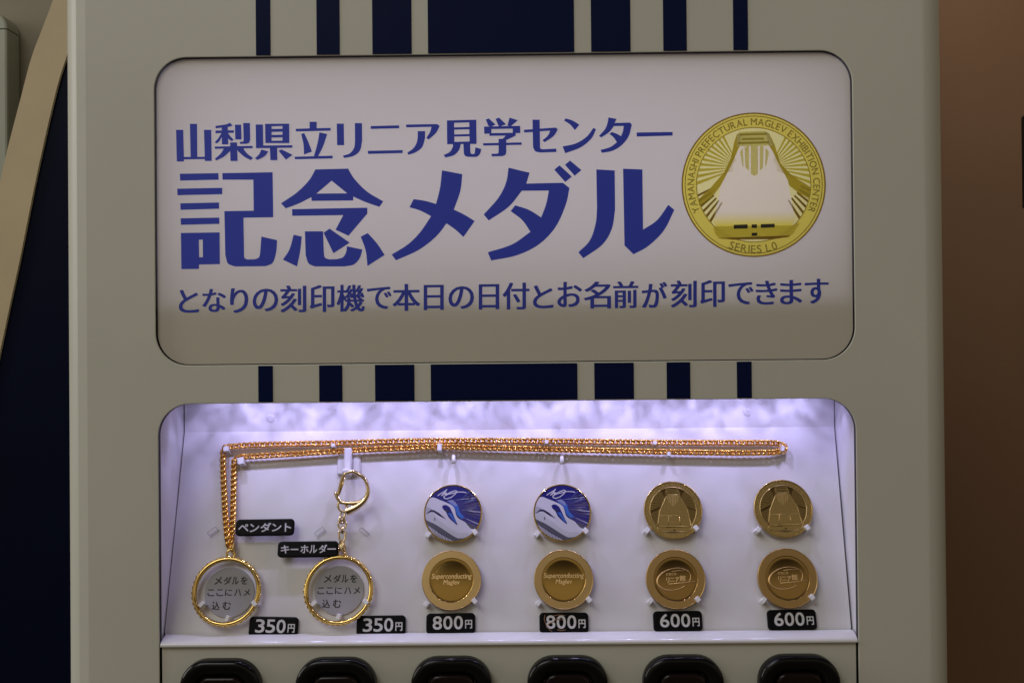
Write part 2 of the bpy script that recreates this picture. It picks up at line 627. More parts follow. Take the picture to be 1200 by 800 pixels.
c = 'c'
row1 = MB()
G1 = [  # origin (200,130) x8
    [(50, 178), (118, 178), (125, 475), (57, 475)], [(180, 122), (247, 122), (250, 440), (187, 440)], [(312, 178), (380, 178), (385, 470), (320, 470)], [(118, 432), (322, 430), (322, 452), (120, 455)],
    [(420, 142), (520, 127), (558, 112), (580, 140), (545, 150), (422, 165)], [(420, 185), (592, 182), (592, 206), (420, 210)], [(478, 145), (535, 145), (540, 315), (480, 315)],
    [(478, 205), (480, 245), (455, 285, c), (432, 306), (412, 296), (445, 258, c)], [(535, 205), (560, 240), (590, 270), (573, 286), (535, 258)],
    [(602, 130), (660, 130), (664, 268), (606, 268)], [(680, 114), (742, 114), (745, 270), (735, 298, c), (710, 309), (650, 310), (648, 290), (668, 290), (680, 286, c), (684, 274)],
    [(412, 335), (768, 328), (768, 350), (414, 356)], [(557, 296), (622, 296), (627, 470), (560, 470)],
    [(500, 352), (560, 352), (560, 374), (500, 428, c), (428, 465), (413, 450), (465, 405, c)], [(622, 352), (680, 350), (715, 398, c), (770, 440), (752, 462), (690, 430, c), (628, 375)],
    [[(885, 122), (1110, 120), (1112, 302), (888, 302)], [(945, 144), (1048, 142), (1048, 168), (946, 170)], [(946, 197), (1048, 195), (1048, 224), (946, 226)], [(946, 250), (1048, 248), (1048, 279), (946, 281)]],
    [(797, 128), (864, 128), (868, 325), (1140, 322), (1140, 345), (800, 350)], [(930, 343), (998, 343), (1000, 462), (935, 462)],
    [(850, 362), (917, 380), (880, 425, c), (815, 460), (790, 445), (828, 408, c)], [(1012, 375), (1038, 361), (1142, 412), (1080, 458)]]
G2 = [  # origin (340,130) x8
    [(182, 103), (249, 103), (249, 170), (182, 170)], [(52, 168), (380, 160), (380, 186), (55, 194)], [(103, 218), (132, 208), (170, 290, c), (205, 382), (130, 410), (124, 310, c)], [(275, 202), (348, 218), (310, 330, c), (262, 428), (222, 428), (255, 310, c)], [(42, 430), (398, 420), (398, 446), (44, 454)],
    [(437, 120), (503, 120), (506, 322), (440, 322)], [(607, 115), (673, 115), (675, 280), (655, 370, c), (595, 422, c), (505, 442), (495, 420), (560, 398, c), (600, 345, c), (608, 280)],
    [(755, 143), (1022, 136), (1022, 163), (755, 170)], [(728, 375), (1055, 368), (1055, 395), (730, 404)]]
G3 = [  # origin (470,120) x6.667
    [(38, 174), (282, 170), (302, 186), (272, 240, c), (215, 292), (197, 278), (225, 235, c), (238, 192), (40, 196)], [(130, 225), (188, 225), (188, 280), (165, 350, c), (115, 390, c), (58, 410), (48, 393), (95, 360, c), (122, 315, c), (130, 270)],
    [[(358, 142), (588, 136), (590, 325), (360, 328)], [(415, 161), (532, 157), (533, 193), (415, 196)], [(415, 214), (533, 211), (533, 248), (416, 251)], [(416, 268), (534, 265), (535, 306), (417, 309)]],
    [(405, 325), (466, 325), (455, 368, c), (415, 412, c), (348, 432), (332, 412), (380, 388, c), (403, 350, c)],
    [(487, 325), (540, 325), (542, 390), (548, 402, c), (560, 404, c), (572, 402, c), (576, 392), (580, 352), (627, 365), (618, 398, c), (590, 425, c), (520, 426), (498, 416, c), (490, 395)],
    [(662, 135), (686, 126), (738, 175), (700, 192), (680, 182)], [(738, 130), (766, 120), (820, 172), (765, 192)], [(848, 120), (912, 140), (860, 186), (830, 184)],
    [[(648, 190), (930, 184), (932, 240), (895, 241), (895, 259), (690, 262), (690, 244), (650, 246)], [(705, 209), (872, 206), (872, 238), (706, 241)]],
    [(820, 258), (895, 256), (893, 262), (830, 292), (790, 290)], [(640, 320), (942, 313), (942, 332), (642, 338)],
    [(762, 286), (822, 284), (822, 390), (812, 412, c), (790, 421), (708, 422), (706, 402), (745, 402), (758, 398, c), (762, 388)],
    [(1027, 136), (1083, 136), (1086, 350), (1090, 362, c), (1104, 367), (1213, 362), (1213, 388), (1085, 392), (1048, 382, c), (1031, 350)],
    [(960, 215), (1195, 198), (1208, 197), (1225, 212), (1190, 265, c), (1120, 312), (1105, 296), (1145, 262, c), (1166, 221), (962, 236)]]
G4 = [  # origin (640,120) x6.667
    [(152, 126), (205, 142, c), (260, 175), (225, 218), (185, 172, c), (140, 144)], [(370, 200), (390, 212), (352, 285, c), (270, 352, c), (150, 398), (128, 345), (230, 322, c), (315, 270, c)],
    [(487, 118), (550, 130), (535, 162), (655, 158), (670, 175), (645, 265, c), (590, 335, c), (520, 378, c), (435, 395), (425, 372), (500, 350, c), (553, 312), (525, 272, c), (495, 248), (512, 232), (550, 245, c), (585, 265), (600, 225, c), (606, 185), (530, 186), (490, 235, c), (430, 275), (413, 262), (460, 210, c), (480, 160, c)],
    [(707, 236), (988, 232), (988, 260), (708, 268)]]
glyphs(row1, 200, 130, 8, G1, on_sign)
glyphs(row1, 340, 130, 8, G2, on_sign)
glyphs(row1, 470, 120, 6.667, G3, on_sign)
glyphs(row1, 640, 120, 6.667, G4, on_sign)
row1.build('lettering', INK, sign)

row2 = MB()
B1 = [[(90, 78), (348, 74), (350, 118), (92, 124)], [(72, 178), (374, 172), (374, 215), (74, 222)], [(93, 276), (352, 270), (353, 312), (95, 320)], [(95, 376), (354, 371), (355, 413), (97, 420)],
      [[(97, 474), (356, 470), (358, 682), (218, 685), (218, 714), (100, 716)], [(217, 520), (243, 518), (244, 636), (219, 637)]],
      [(374, 74), (711, 68), (715, 369), (516, 372), (520, 625), (524, 642, c), (540, 651), (590, 650), (615, 640, c), (626, 615, c), (636, 498), (741, 522), (735, 600, c), (712, 672, c), (665, 696), (460, 698), (412, 678, c), (394, 620), (388, 328), (584, 325), (582, 118), (376, 118)]]
B2 = [[[(284, 106), (502, 101), (545, 170, c), (630, 255, c), (738, 320), (712, 357), (620, 325, c), (537, 288), (537, 314), (258, 317), (256, 292), (170, 335, c), (85, 367), (53, 333), (160, 260, c), (240, 180, c)], [(392, 182), (496, 266), (290, 268)]],
      [(127, 372), (631, 362), (631, 402), (505, 550), (418, 510), (470, 412), (128, 417)], [(138, 543), (192, 555), (182, 650, c), (160, 755), (66, 710), (110, 640, c)],
      [(213, 520), (335, 520), (340, 665), (347, 695, c), (375, 708), (430, 706), (470, 692, c), (490, 655, c), (494, 620), (598, 642), (580, 700, c), (540, 742, c), (480, 755), (280, 755), (238, 735, c), (218, 680)],
      [(378, 502), (513, 596), (404, 667), (338, 530)], [(587, 556), (634, 532), (695, 600, c), (747, 678), (632, 752), (620, 650, c)]]
B3 = [[(398, 107), (528, 132), (515, 240, c), (474, 358), (540, 390, c), (607, 431), (535, 533), (485, 487, c), (427, 446), (360, 530, c), (250, 615, c), (104, 682), (76, 645), (180, 580, c), (260, 500, c), (328, 400), (260, 365, c), (190, 343), (217, 291), (290, 302, c), (360, 322), (385, 220, c)]]
B4 = [[(180, 133), (303, 162), (284, 226), (498, 221), (537, 252), (515, 350, c), (455, 480, c), (360, 580, c), (230, 645, c), (78, 676), (58, 628), (200, 582, c), (308, 508), (260, 440, c), (192, 387), (219, 353), (300, 380, c), (371, 424), (400, 345, c), (416, 267), (258, 268), (180, 362, c), (64, 442), (34, 407), (120, 310, c), (165, 220, c)],
      [(448, 145), (478, 119), (551, 185), (512, 217)], [(510, 116), (540, 91), (607, 147), (567, 180)],
      [(694, 143), (802, 149), (804, 380), (785, 490, c), (730, 582, c), (617, 663), (589, 628), (655, 560, c), (690, 460, c), (698, 370)],
      [(851, 139), (964, 143), (968, 495), (1050, 440, c), (1116, 350), (1151, 380), (1090, 500, c), (1000, 590, c), (912, 640), (859, 588)]]
glyphs(row2, 195, 190, 5.713, B1, on_sign)
glyphs(row2, 320, 180, 5.713, B2, on_sign)
glyphs(row2, 445, 180, 5.4545, B3, on_sign)
glyphs(row2, 560, 170, 5.0, B4, on_sign)
row2.build('lettering', INK, sign)

row3 = MB()
R3 = [('と', 209.5, 233), ('な', 237, 265), ('り', 269.5, 291), ('の', 296, 326), ('刻', 328.5, 359), ('印', 363, 392), ('機', 394.5, 427.5), ('で', 430, 459), ('本', 460, 492.5), ('日', 496.5, 520), ('の', 525.5, 555.5), ('日', 561, 585),
      ('付', 589, 620.5), ('と', 624.5, 648.5), ('お', 653, 682), ('名', 684, 716), ('前', 718.5, 748), ('が', 752, 782), ('刻', 786, 816.5), ('印', 820.5, 849.5), ('で', 853.5, 883), ('き', 885.5, 911), ('ま', 914, 940), ('す', 943, 971)]
TOPS = {'と': 4, 'な': 3.5, 'り': 3, 'の': 4, 'で': 3.5, '日': 2, 'が': 2, 'す': 0.5, 'ま': 1.5, 'き': 2}
BOTS = {'と': 1, 'な': 1.5, '日': 0.5, 'の': 1.5, 'で': 2.5, 'き': 2, 'ま': 2, 'す': 2.5, 'お': 2}
for ch, a, b in R3:
    t = 335.5 - (a - 209) * 0.0126 + TOPS.get(ch, 0.5)
    u = 367.5 - (a - 209) * 0.0126 - BOTS.get(ch, 0)
    put_text(row3, ch, a, u, b, t, lambda p: P(p[0], p[1] - (p[0] - a) * 0.012, YS - 0.00008), 0.026, boldy=0.006, up_v=(0, -0.000014, 0))
row3.build('lettering', INK2, sign)

# ---- the printed medal on the sign (unit disc data shared with the struck medals)
U = lambda x, y: ((x - 393) / 323, -(y - 407) / 323)
BODY = [U(*p) for p in ((335, 232), (462, 232), (480, 262), (508, 320), (545, 385), (552, 420), (566, 500), (580, 562), (563, 588), (224, 592), (212, 575), (228, 500), (246, 410), (262, 380), (296, 312), (318, 262))]
SIDE_L = [U(*p) for p in ((318, 180), (340, 182), (330, 232), (318, 262), (296, 312), (262, 380), (246, 410), (200, 470), (150, 500), (146, 472), (200, 420), (262, 350), (292, 285), (306, 215))]
SIDE_R = [U(*p) for p in ((446, 168), (462, 178), (486, 225), (512, 310), (560, 362), (648, 418), (640, 468), (600, 448), (552, 410), (545, 385), (508, 320), (480, 262), (458, 225))]
NOSE = [U(*p) for p in ((224, 592), (563, 588), (600, 575), (570, 625), (545, 640), (480, 648), (240, 645), (222, 630), (212, 600))]
CHEV = [[U(*p) for p in l] for l in (((352, 238), (372, 232), (372, 345), (356, 330)), ((380, 232), (412, 232), (412, 358), (396, 368), (380, 358)), ((420, 232), (438, 236), (434, 332), (420, 345)), ((332, 262), (344, 240), (348, 322), (344, 330)), ((446, 240), (462, 260), (450, 320), (444, 326)))]
WIN = [[U(*p) for p in l] for l in (((330, 178), (452, 174), (452, 184), (330, 188)), ((340, 198), (440, 196), (440, 206), (340, 208)), ((322, 216), (462, 212), (462, 222), (322, 226)))]
LAMPS = [[U(*p) for p in l] for l in (((304, 586), (366, 584), (366, 602), (304, 604)), ((384, 584), (408, 584), (408, 600), (384, 600)), ((425, 583), (487, 581), (487, 597), (425, 600)), ((384, 622), (409, 621), (409, 635), (384, 636)))]
RAYS_UP, RAYS_DN = [], []
def rays(cx, cy, a0, a1, n, duty, r0, out):
    for i in range(n):
        a = radians(a0 + (a1 - a0) * i / (n - 1))
        w = radians(abs(a1 - a0) / (n - 1) * duty / 2)
        o = Vector(U(cx, cy))
        def hit(ang):
            d = Vector((cos(ang), sin(ang)))
            lo, hi = 0, 2
            for _ in range(30):
                m = (lo + hi) / 2
                if (o + d * m).length < 0.785: lo = m
                else: hi = m
            return o + d * lo, d
        p1, d1 = hit(a - w)
        p2, d2 = hit(a + w)
        q1, q2 = o + d1 * r0, o + d2 * r0
        if (p1 - o).length > r0 + 0.03:
            out.append([tuple(q1), tuple(p1), tuple(p2), tuple(q2)])
rays(330, 330, 118, 200, 11, 0.5, 0.10, RAYS_UP)
rays(465, 330, 62, -20, 11, 0.5, 0.10, RAYS_UP)
rays(330, 360, 207, 238, 6, 0.45, 0.46, RAYS_DN)
rays(470, 350, -25, -58, 6, 0.45, 0.46, RAYS_DN)
RAYS_ALL = []
rays(330, 360, 207, 250, 8, 0.45, 0.10, RAYS_ALL)
rays(470, 350, -25, -70, 8, 0.45, 0.10, RAYS_ALL)
circ = lambda r, n=72: [(r * cos(2 * pi * i / n), r * sin(2 * pi * i / n)) for i in range(n)]

def arc_text(mb, s, r, h, a0, a1, fn, mi=0, up_=True, offset=0.0, up_v=(0, 0, 0.00001), bold=0.016):
    """letters along an arc; a0 -> a1 degrees (position of first and last glyph centres)"""
    ws = []
    cap = 0.73
    for ch in s:
        ws.append(0.28 if ch == ' ' else (lambda b: b[2] - b[0] + 0.13)(bbox(text_mesh(ch, offset)[0])))
    tot = sum(ws)
    x = 0
    for ch, w in zip(s, ws):
        m = x + w / 2
        x += w
        if ch == ' ':
            continue
        a = radians(a0 + (a1 - a0) * m / tot)
        vs, fs = text_mesh(ch, offset)
        bx0_, by0_, bx1_, by1_ = bbox(vs)
        sc = h / cap
        kx = abs(radians(a1 - a0)) * r / tot / sc
        pts = []
        for (vx, vy) in vs:
            tx, ty = (vx - (bx0_ + bx1_) / 2) * sc * kx, vy * sc
            if up_:
                rr, ca, sa = r + ty, a - tx / r, 0
                pts.append(fn((rr * cos(ca), rr * sin(ca))))
            else:
                rr, ca = r + h - ty, a + tx / r
                pts.append(fn((rr * cos(ca), rr * sin(ca))))
        for k2, (ex, ey) in enumerate(((-1, -1), (1, -1), (1, 1), (-1, 1)) if bold else ((0, 0),)):
            P0 = Vector(fn((0, 0)))
            du, dv = Vector(fn((1, 0))) - P0, Vector(fn((0, 1))) - P0
            mb.add([Vector(q) + (du * ex + dv * ey) * (bold * h) + Vector(up_v) * k2 for q in pts], fs, mi)

def on_print(k):
    return lambda p: P(pm_c[0] + p[0] * pm_r, pm_c[1] - p[1] * pm_r, YS - 0.00008 - 0.00002 * k)
def ink(name, col, rough=0.5):
    m = bpy.data.materials.new(name)
    m.use_nodes = True
    nt = m.node_tree
    nt.nodes.remove(nt.nodes['Principled BSDF'])
    d, t, mx = nt.nodes.new('ShaderNodeBsdfDiffuse'), nt.nodes.new('ShaderNodeBsdfTranslucent'), nt.nodes.new('ShaderNodeMixShader')
    for q in (d, t):
        q.inputs[0].default_value = (*col, 1)
    mx.inputs[0].default_value = 0.35
    nt.links.new(d.outputs[0], mx.inputs[1])
    nt.links.new(t.outputs[0], mx.inputs[2])
    nt.links.new(mx.outputs[0], nt.nodes['Material Output'].inputs['Surface'])
    return m
C_RING = ink('print_olive_yellow', (0.78, 0.68, 0.12), 0.5)
C_LINE = ink('print_brown', (0.34, 0.22, 0.05), 0.5)
C_TXT = ink('print_dark_olive', (0.62, 0.52, 0.13), 0.5)
C_PALE = ink('print_pale', (0.88, 0.82, 0.62), 0.5)
C_LIGHT = ink('print_light_yellow', (0.88, 0.84, 0.36), 0.5)
C_MID = ink('print_mid_olive', (0.66, 0.54, 0.08), 0.5)
C_BLACK = ink('print_dark_grey', (0.075, 0.068, 0.06), 0.5)
C_GRAD = None
def body_print():
    """body of the printed train: pale ink fading to yellow ink at nose (part of the print)"""
    m = bpy.data.materials.new('print_train_body')
    m.use_nodes = True
    nt = m.node_tree
    b = nt.nodes['Principled BSDF']
    b.inputs['Roughness'].default_value = 0.5
    tc = nt.nodes.new('ShaderNodeTexCoord')
    sp = nt.nodes.new('ShaderNodeSeparateXYZ')
    mr = nt.nodes.new('ShaderNodeMapRange')
    z0_, z1_ = P(883, 263, YS).z, P(883, 248, YS).z
    mr.inputs['From Min'].default_value, mr.inputs['From Max'].default_value = z0_, z1_
    tl = nt.nodes.new('ShaderNodeBsdfTranslucent')
    mx = nt.nodes.new('ShaderNodeMixShader')
    mx.inputs[0].default_value = 0.35
    nt.links.new(b.outputs[0], mx.inputs[1])
    nt.links.new(tl.outputs[0], mx.inputs[2])
    nt.links.new(mx.outputs[0], nt.nodes['Material Output'].inputs['Surface'])
    r = nt.nodes.new('ShaderNodeValToRGB')
    r.color_ramp.elements[0].color = (0.84, 0.74, 0.13, 1)
    r.color_ramp.elements[1].color = (0.90, 0.83, 0.66, 1)
    nt.links.new(tc.outputs['Object'], sp.inputs[0])
    nt.links.new(sp.outputs['Z'], mr.inputs['Value'])
    nt.links.new(mr.outputs[0], r.inputs[0])
    nt.links.new(r.outputs[0], b.inputs['Base Color'])
    nt.links.new(r.outputs[0], tl.inputs[0])
    return m
C_BODY = body_print()
pmats = [C_RING, C_LINE, C_TXT, C_PALE, C_LIGHT, C_MID, C_BLACK, C_BODY]
pm = MB()
pm.flat([circ(1.0), circ(0.98)], on_print(2), 1)
pm.flat([circ(0.985), circ(0.785)], on_print(1), 0)
pm.flat([circ(0.785), list(reversed(BODY))], on_print(1), 4)
pm.flat([circ(0.955), circ(0.945)], on_print(2), 1)
pm.flat([circ(0.80), circ(0.785)], on_print(2), 2)
for k, r_ in enumerate(RAYS_UP):
    pm.flat([r_], on_print(3), 0)
for r_ in RAYS_DN:
    pm.flat([r_], on_print(3), 1)
pm.flat([SIDE_L], on_print(4), 5)
pm.flat([SIDE_R], on_print(4), 5)
top = [U(*p) for p in ((318, 180), (330, 170), (446, 166), (462, 178), (480, 232), (318, 236))]
pm.flat([top], on_print(5), 4)
pm.flat([BODY], on_print(6), 7)
pm.flat([NOSE], on_print(6), 0)
for l in CHEV:
    pm.flat([l], on_print(7), 4)
for l in WIN:
    pm.flat([l], on_print(7), 2)
for l in LAMPS:
    pm.flat([l], on_print(8), 6)
pm.flat([[U(*p) for p in ((228, 645), (545, 634), (560, 630), (548, 640), (480, 650), (300, 652))]], on_print(9), 1)
arc_text(pm, 'YAMANASHI PREFECTURAL MAGLEV EXHIBITION CENTER', 0.825, 0.10, 206.5, -26, on_print(4), 2, up_v=(0, -0.000004, 0))
arc_text(pm, 'SERIES L0', 0.83, 0.115, 247.5, 291.5, on_print(4), 2, up_=False, up_v=(0, -0.000004, 0))
pm.build('medal_picture', pmats, sign)

# ---- the display case
xA0, xA1 = P(216.5, 503, D_TOP).x, P(977.5, 503, D_TOP).x          # back edge of the side walls, at the fold
xB0, xB1 = P(192.5, 745, D_BOT).x, P(998, 745, D_BOT).x            # and at the bottom
z_fold, z_bot = PA.z, PB.z
Z_CEIL = wz1 + 0.016
zl = P(600, 756).z
case = MB()
gp = 0.0005
for (xf, xa, xb, s_) in ((wx0 - 0.0012, xA0 - gp, xB0 - gp, 1), (wx1 + 0.0012, xA1 + gp, xB1 + gp, -1)):
    y0 = 0.0035
    case.add([(xf, y0, zl), (xf, y0, z_bot), (xf, y0, z_fold), (xf, y0, Z_CEIL), (xa, D_TOP + .003, Z_CEIL), (xa, D_TOP + .003, z_fold), (xb, D_BOT + .004, z_bot), (xb, D_BOT, zl)],
             [[0, 1, 6, 7], [1, 2, 5, 6], [2, 3, 4, 5]], 0, True)
# ceiling of the case, with the lamp channel
case.add([(wx0 - .001, 0.0035, Z_CEIL), (wx1 + .001, 0.0035, Z_CEIL), (xA1 + .001, D_TOP + .003, Z_CEIL), (xA0 - .001, D_TOP + .003, Z_CEIL)], [[0, 1, 2, 3]], 0)
# dark backing behind the panel and the gaps
case.add([(wx0 - .004, D_TOP + .004, Z_CEIL), (wx1 + .004, D_TOP + .004, Z_CEIL), (wx1 + .004, D_TOP + .004, z_fold), (wx0 - .004, D_TOP + .004, z_fold),
          (wx1 + .004, D_BOT + .005, z_bot - .003), (wx0 - .004, D_BOT + .005, z_bot - .003), (wx1 + .004, D_BOT + .004, WZ0), (wx0 - .004, D_BOT + .004, WZ0)],
         [[0, 1, 2, 3], [3, 2, 4, 5], [5, 4, 6, 7]], 1)
# lamp channel cheeks which end the light on both sides
for px_, s_ in ((246, -1), (957, 1)):
    xx = P(px_, 470, 0.012).x
    case.add([(xx, 0.0036, wz1 + .0005), (xx, 0.018, wz1 + .0025), (xx, 0.018, Z_CEIL), (xx, 0.0036, Z_CEIL)], [[0, 1, 2, 3]], 0)
case.build('display_case', [WALLPL, DARK], machine)

panel = MB()
# sloping face with rounded lower corners, and the upright strip above the fold
r = 0.0035
L = (PA - PB).length
def slope(p):
    v = p[1]
    return PB + T * v + XV * (p[0] - PB.x)
lo = [(xB0 + r * (1 - cos(radians(a))) if False else xB0 + r - r * cos(radians(a)), r - r * sin(radians(a))) for a in range(0, 91, 15)]
hi = [(xB1 - r + r * sin(radians(a)), r - r * cos(radians(a))) for a in range(0, 91, 15)]
face_p = lo + hi + [(xA1, L), (xA0, L)]
nx, nz = 1, 1
panel.flat([face_p], slope)
panel.add([PA + XV * (xA0 - PA.x), PA + XV * (xA1 - PA.x), Vector((xA1, D_TOP, Z_CEIL)), Vector((xA0, D_TOP, Z_CEIL))], [[0, 1, 2, 3]])
panel_o = panel.build('display_panel', PLASTIC, machine)

# small LED lamps hidden behind the upper lip, the cloudy light put into each as noise
def led(i, px_):
    l = bpy.data.lights.new('led', 'SPOT')
    l.energy, l.color, l.shadow_soft_size = 0.059, (0.575, 0.53, 1.0), 0.0016
    l.spot_size, l.spot_blend = radians(136), 0.9
    l.use_nodes = True
    nt = l.node_tree
    em = nt.nodes['Emission']
    tc = nt.nodes.new('ShaderNodeTexCoord')
    nz_ = nt.nodes.new('ShaderNodeTexNoise')
    nz_.noise_dimensions = '4D'
    nz_.inputs['W'].default_value = i * 3.7
    nz_.inputs['Scale'].default_value = 4.2
    nz_.inputs['Detail'].default_value = 3
    nz_.inputs['Distortion'].default_value = 0.7
    mr = nt.nodes.new('ShaderNodeMapRange')
    mr.inputs['From Min'].default_value, mr.inputs['From Max'].default_value = 0.38, 0.62
    mr.inputs['To Min'].default_value, mr.inputs['To Max'].default_value = 0.42, 1.6
    nt.links.new(tc.outputs['Normal'], nz_.inputs['Vector'])
    nt.links.new(nz_.outputs['Fac'], mr.inputs['Value'])
    sp = nt.nodes.new('ShaderNodeSeparateXYZ')          # the noise fades towards the beam axis
    ab = nt.nodes.new('ShaderNodeMath')
    ab.operation = 'ABSOLUTE'
    cm = nt.nodes.new('ShaderNodeMapRange')
    cm.inputs['From Min'].default_value, cm.inputs['From Max'].default_value = 0.84, 0.97
    cm.inputs['To Min'].default_value, cm.inputs['To Max'].default_value = 0.0, 0.85
    mi = nt.nodes.new('ShaderNodeMix')
    mi.inputs[3].default_value = 1.0
    nt.links.new(tc.outputs['Normal'], sp.inputs[0])
    nt.links.new(sp.outputs['Z'], ab.inputs[0])
    nt.links.new(ab.outputs[0], cm.inputs['Value'])
    nt.links.new(cm.outputs['Result'], mi.inputs[0])
    nt.links.new(mr.outputs['Result'], mi.inputs[2])
    nt.links.new(mi.outputs[0], em.inputs['Strength'])
    o = bpy.data.objects.new('led', l)
    COL.objects.link(o)
    p = P(px_, 470, 0.013)
    o.location = (p.x, 0.018, wz1 + 0.011)
    aim(o, (p.x, 0.040, wz1 - 0.045))
    return o
NLED = 12
for i in range(NLED):
    led(i, 262 + (942 - 262) * i / (NLED - 1))

# ledge below the panel
lg = MB()
prof = []
zA, zB_ = P(600, 745.6).z, P(600, 754.6).z
prof = [(D_BOT - 0.0004, zA), (D_BOT - 0.0014, zA - 0.0001)]
for k in range(1, 7):
    t = k / 7
    prof.append((D_BOT - 0.0014 - (D_BOT - 0.0008) * t, zA - 0.0001 - (zA - zB_) * (0.10 * t + 0.62 * t ** 2.2)))
prof += [(-0.0008, zB_), (0.0020, zB_ - 0.0003)]
x0, x1 = wx0 + 0.0004, wx1 - 0.0004
n = len(prof)
lg.add([(x0, y, z) for y, z in prof] + [(x1, y, z) for y, z in prof], [[i, i + 1, n + i + 1, n + i] for i in range(n - 1)], 0, True)
lg.build('ledge', mat('glossy_white_plastic', (0.80, 0.79, 0.81), 0.16, bump=0.01, bscale=90), machine)

# button panel with six buttons
bp_ = MB()
z1 = zB_ - 0.0004
x0, x1 = wx0 + 0.0011, wx1 - 0.0011
bp_.add([(x0, 0.0010, WZ0 + .001), (x1, 0.0010, WZ0 + .001), (x1, 0.0010, z1), (x0, 0.0010, z1)], [[0, 1, 2, 3]])
bpanel = bp_.build('button_panel', PAINT, machine)
def button(px_, py_):
    o = P(px_, py_, 0.001)
    W, H = 47 * PX, 38 * PX
    oz = o.z - H
    m = MB()
    def ring(w, h, r, y):
        return [(o.x + p[0], y, oz + p[1]) for p in rrect(-w, -h, w, h, r, 8)]
    rows = [ring(W, H, 31 * PX, 0.001), ring(W, H, 31 * PX, -0.0045), ring(W - .0006, H - .0006, 30 * PX, -0.0058), ring(W - .002, H - .002, 28 * PX, -0.0064),
            ring(W - .0058, H - .0058, 20 * PX, -0.0058), ring(W - .0082, H - .0082, 15 * PX, -0.0030), ring(W - .0086, H - .0086, 14 * PX, 0.0005)]
    n = len(rows[0])
    m.add([p for r_ in rows for p in r_], [[k * n + i, k * n + (i + 1) % n, (k + 1) * n + (i + 1) % n, (k + 1) * n + i] for k in range(len(rows) - 1) for i in range(n)], 0, True)
    b = m.build('button', BLACKP, machine)
    q = MB()
    rows = [ring(W - .0089, H - .0089, 13 * PX, 0.0005), ring(W - .0089, H - .0089, 13 * PX, -0.0035), ring(W - .0094, H - .0094, 12 * PX, -0.0042), ring(W - .0102, H - .0102, 11 * PX, -0.0045)]
    n = len(rows[0])
    q.add([p for r_ in rows for p in r_], [[k * n + i, k * n + (i + 1) % n, (k + 1) * n + (i + 1) % n, (k + 1) * n + i] for k in range(3) for i in range(n)], 0, True)
    q.flat([[(p[0], p[2]) for p in rows[3]]], lambda p: (p[0], -0.0045, p[1]))
    q.build('button_cap', CAPM, b)
for px_, py_ in ((260.8, 770.2), (395, 768.6), (529.4, 767.4), (664.5, 766.6), (799, 765.8), (934, 765.0)):
    button(px_, py_)

# pegs on the panel
def peg(px_, py_, ang=0.0, w=5.5, l=7.0, h=0.0065, m_=PEG, name='peg'):
    """short post standing out of the panel, its upper face tilted; (px, py) is the tip"""
    k = pscale(px_, py_, h)
    M = frame(px_, py_, h, radians(ang))
    Mb = frame(px_, py_, 0, 0)
    q = MB()
    q.box((0, 0, -h / 2), w * k, l * k, h, 0, None, 0.00022)
    q.v = [M @ p for p in q.v]
    return q.build(name, m_, panel_o)
MEDAL_PEGS = [(501.5, 626, -38), (556.5, 623, 38), (629.5, 625, -38), (686.5, 621.5, 38), (758.5, 621, -38), (816, 618, 38), (889, 620, -38), (946.5, 617.5, 38),
              (499.5, 707, -40), (556, 703.5, 40), (631, 706, -40), (690.5, 702, 40), (762.5, 703.5, -40), (818, 701.5, 40), (895.5, 702.5, -40), (952, 699, 40)]
for a in MEDAL_PEGS:
    peg(a[0], a[1], a[2], 5.2, 6.5, 0.0068)
for a in ((235.8, 707.5, -45), (297.5, 706.5, 45), (266, 724, -20), (367.5, 706.5, -45), (428.5, 704.5, 45), (396.5, 722, -15)):
    peg(a[0], a[1], a[2], 4.6, 7, 0.0065)
for a in ((281.5, 539.5, 10, 7, 8), (264.5, 525.5, 0, 6, 6), (390, 521.5, 0, 4.2, 4.5), (515, 523.5, 0, 5, 8.5), (640.5, 517.5, 0, 4, 4.5), (767.5, 518.5, 0, 4, 4.5), (784, 531.5, 0, 4, 5), (917.5, 525, 0, 4, 6)):
    peg(a[0], a[1], a[2], a[3], a[4], 0.0075)
for a in ((250.5, 623, -52), (375.5, 623.5, -52), (427.5, 624, 50)):
    q = MB()
    k = pscale(a[0], a[1], 0.003)
    M = frame(a[0], a[1], 0.0, radians(a[2]))
    lp = rrect(-2.3 * k, -6 * k, 2.3 * k, 6 * k, 0.9 * k, 4)
    n = len(lp)
    q.add([M @ Vector((p[0], p[1], h)) for h in (0.0003, 0.003) for p in lp], [[i, (i + 1) % n, n + (i + 1) % n, n + i] for i in range(n)] + [[n + i for i in range(n)]])
    q.tube([M @ Vector((p[0], p[1], 0.0029)) for p in lp], 0.00013, 6, True, 1)  # grey outline tubes stand in for the dark refracted edges of clear acrylic
    q.tube([M @ Vector((p[0], p[1], 0.0005)) for p in lp[:n // 2]], 0.00014, 6, False, 1)
    q.build('peg', [CLEAR, mat('drawn_peg_edge', (0.30, 0.29, 0.32), 0.3)], panel_o)
for hx, hy in ((531.5, 540), (658.5, 541)):          # little empty hooks
    q = MB()
    k = pscale(hx, hy)
    path = [PP(hx, hy - 5.5, -0.001), PP(hx, hy - 5.5, 0.006), PP(hx, hy - 3, 0.0075), PP(hx, hy + 3, 0.0072)]
    q.tube(path, [2.2 * k, 2.2 * k, 2.3 * k, 2.2 * k], 8, False)
    q.build('hook', PEG, panel_o)
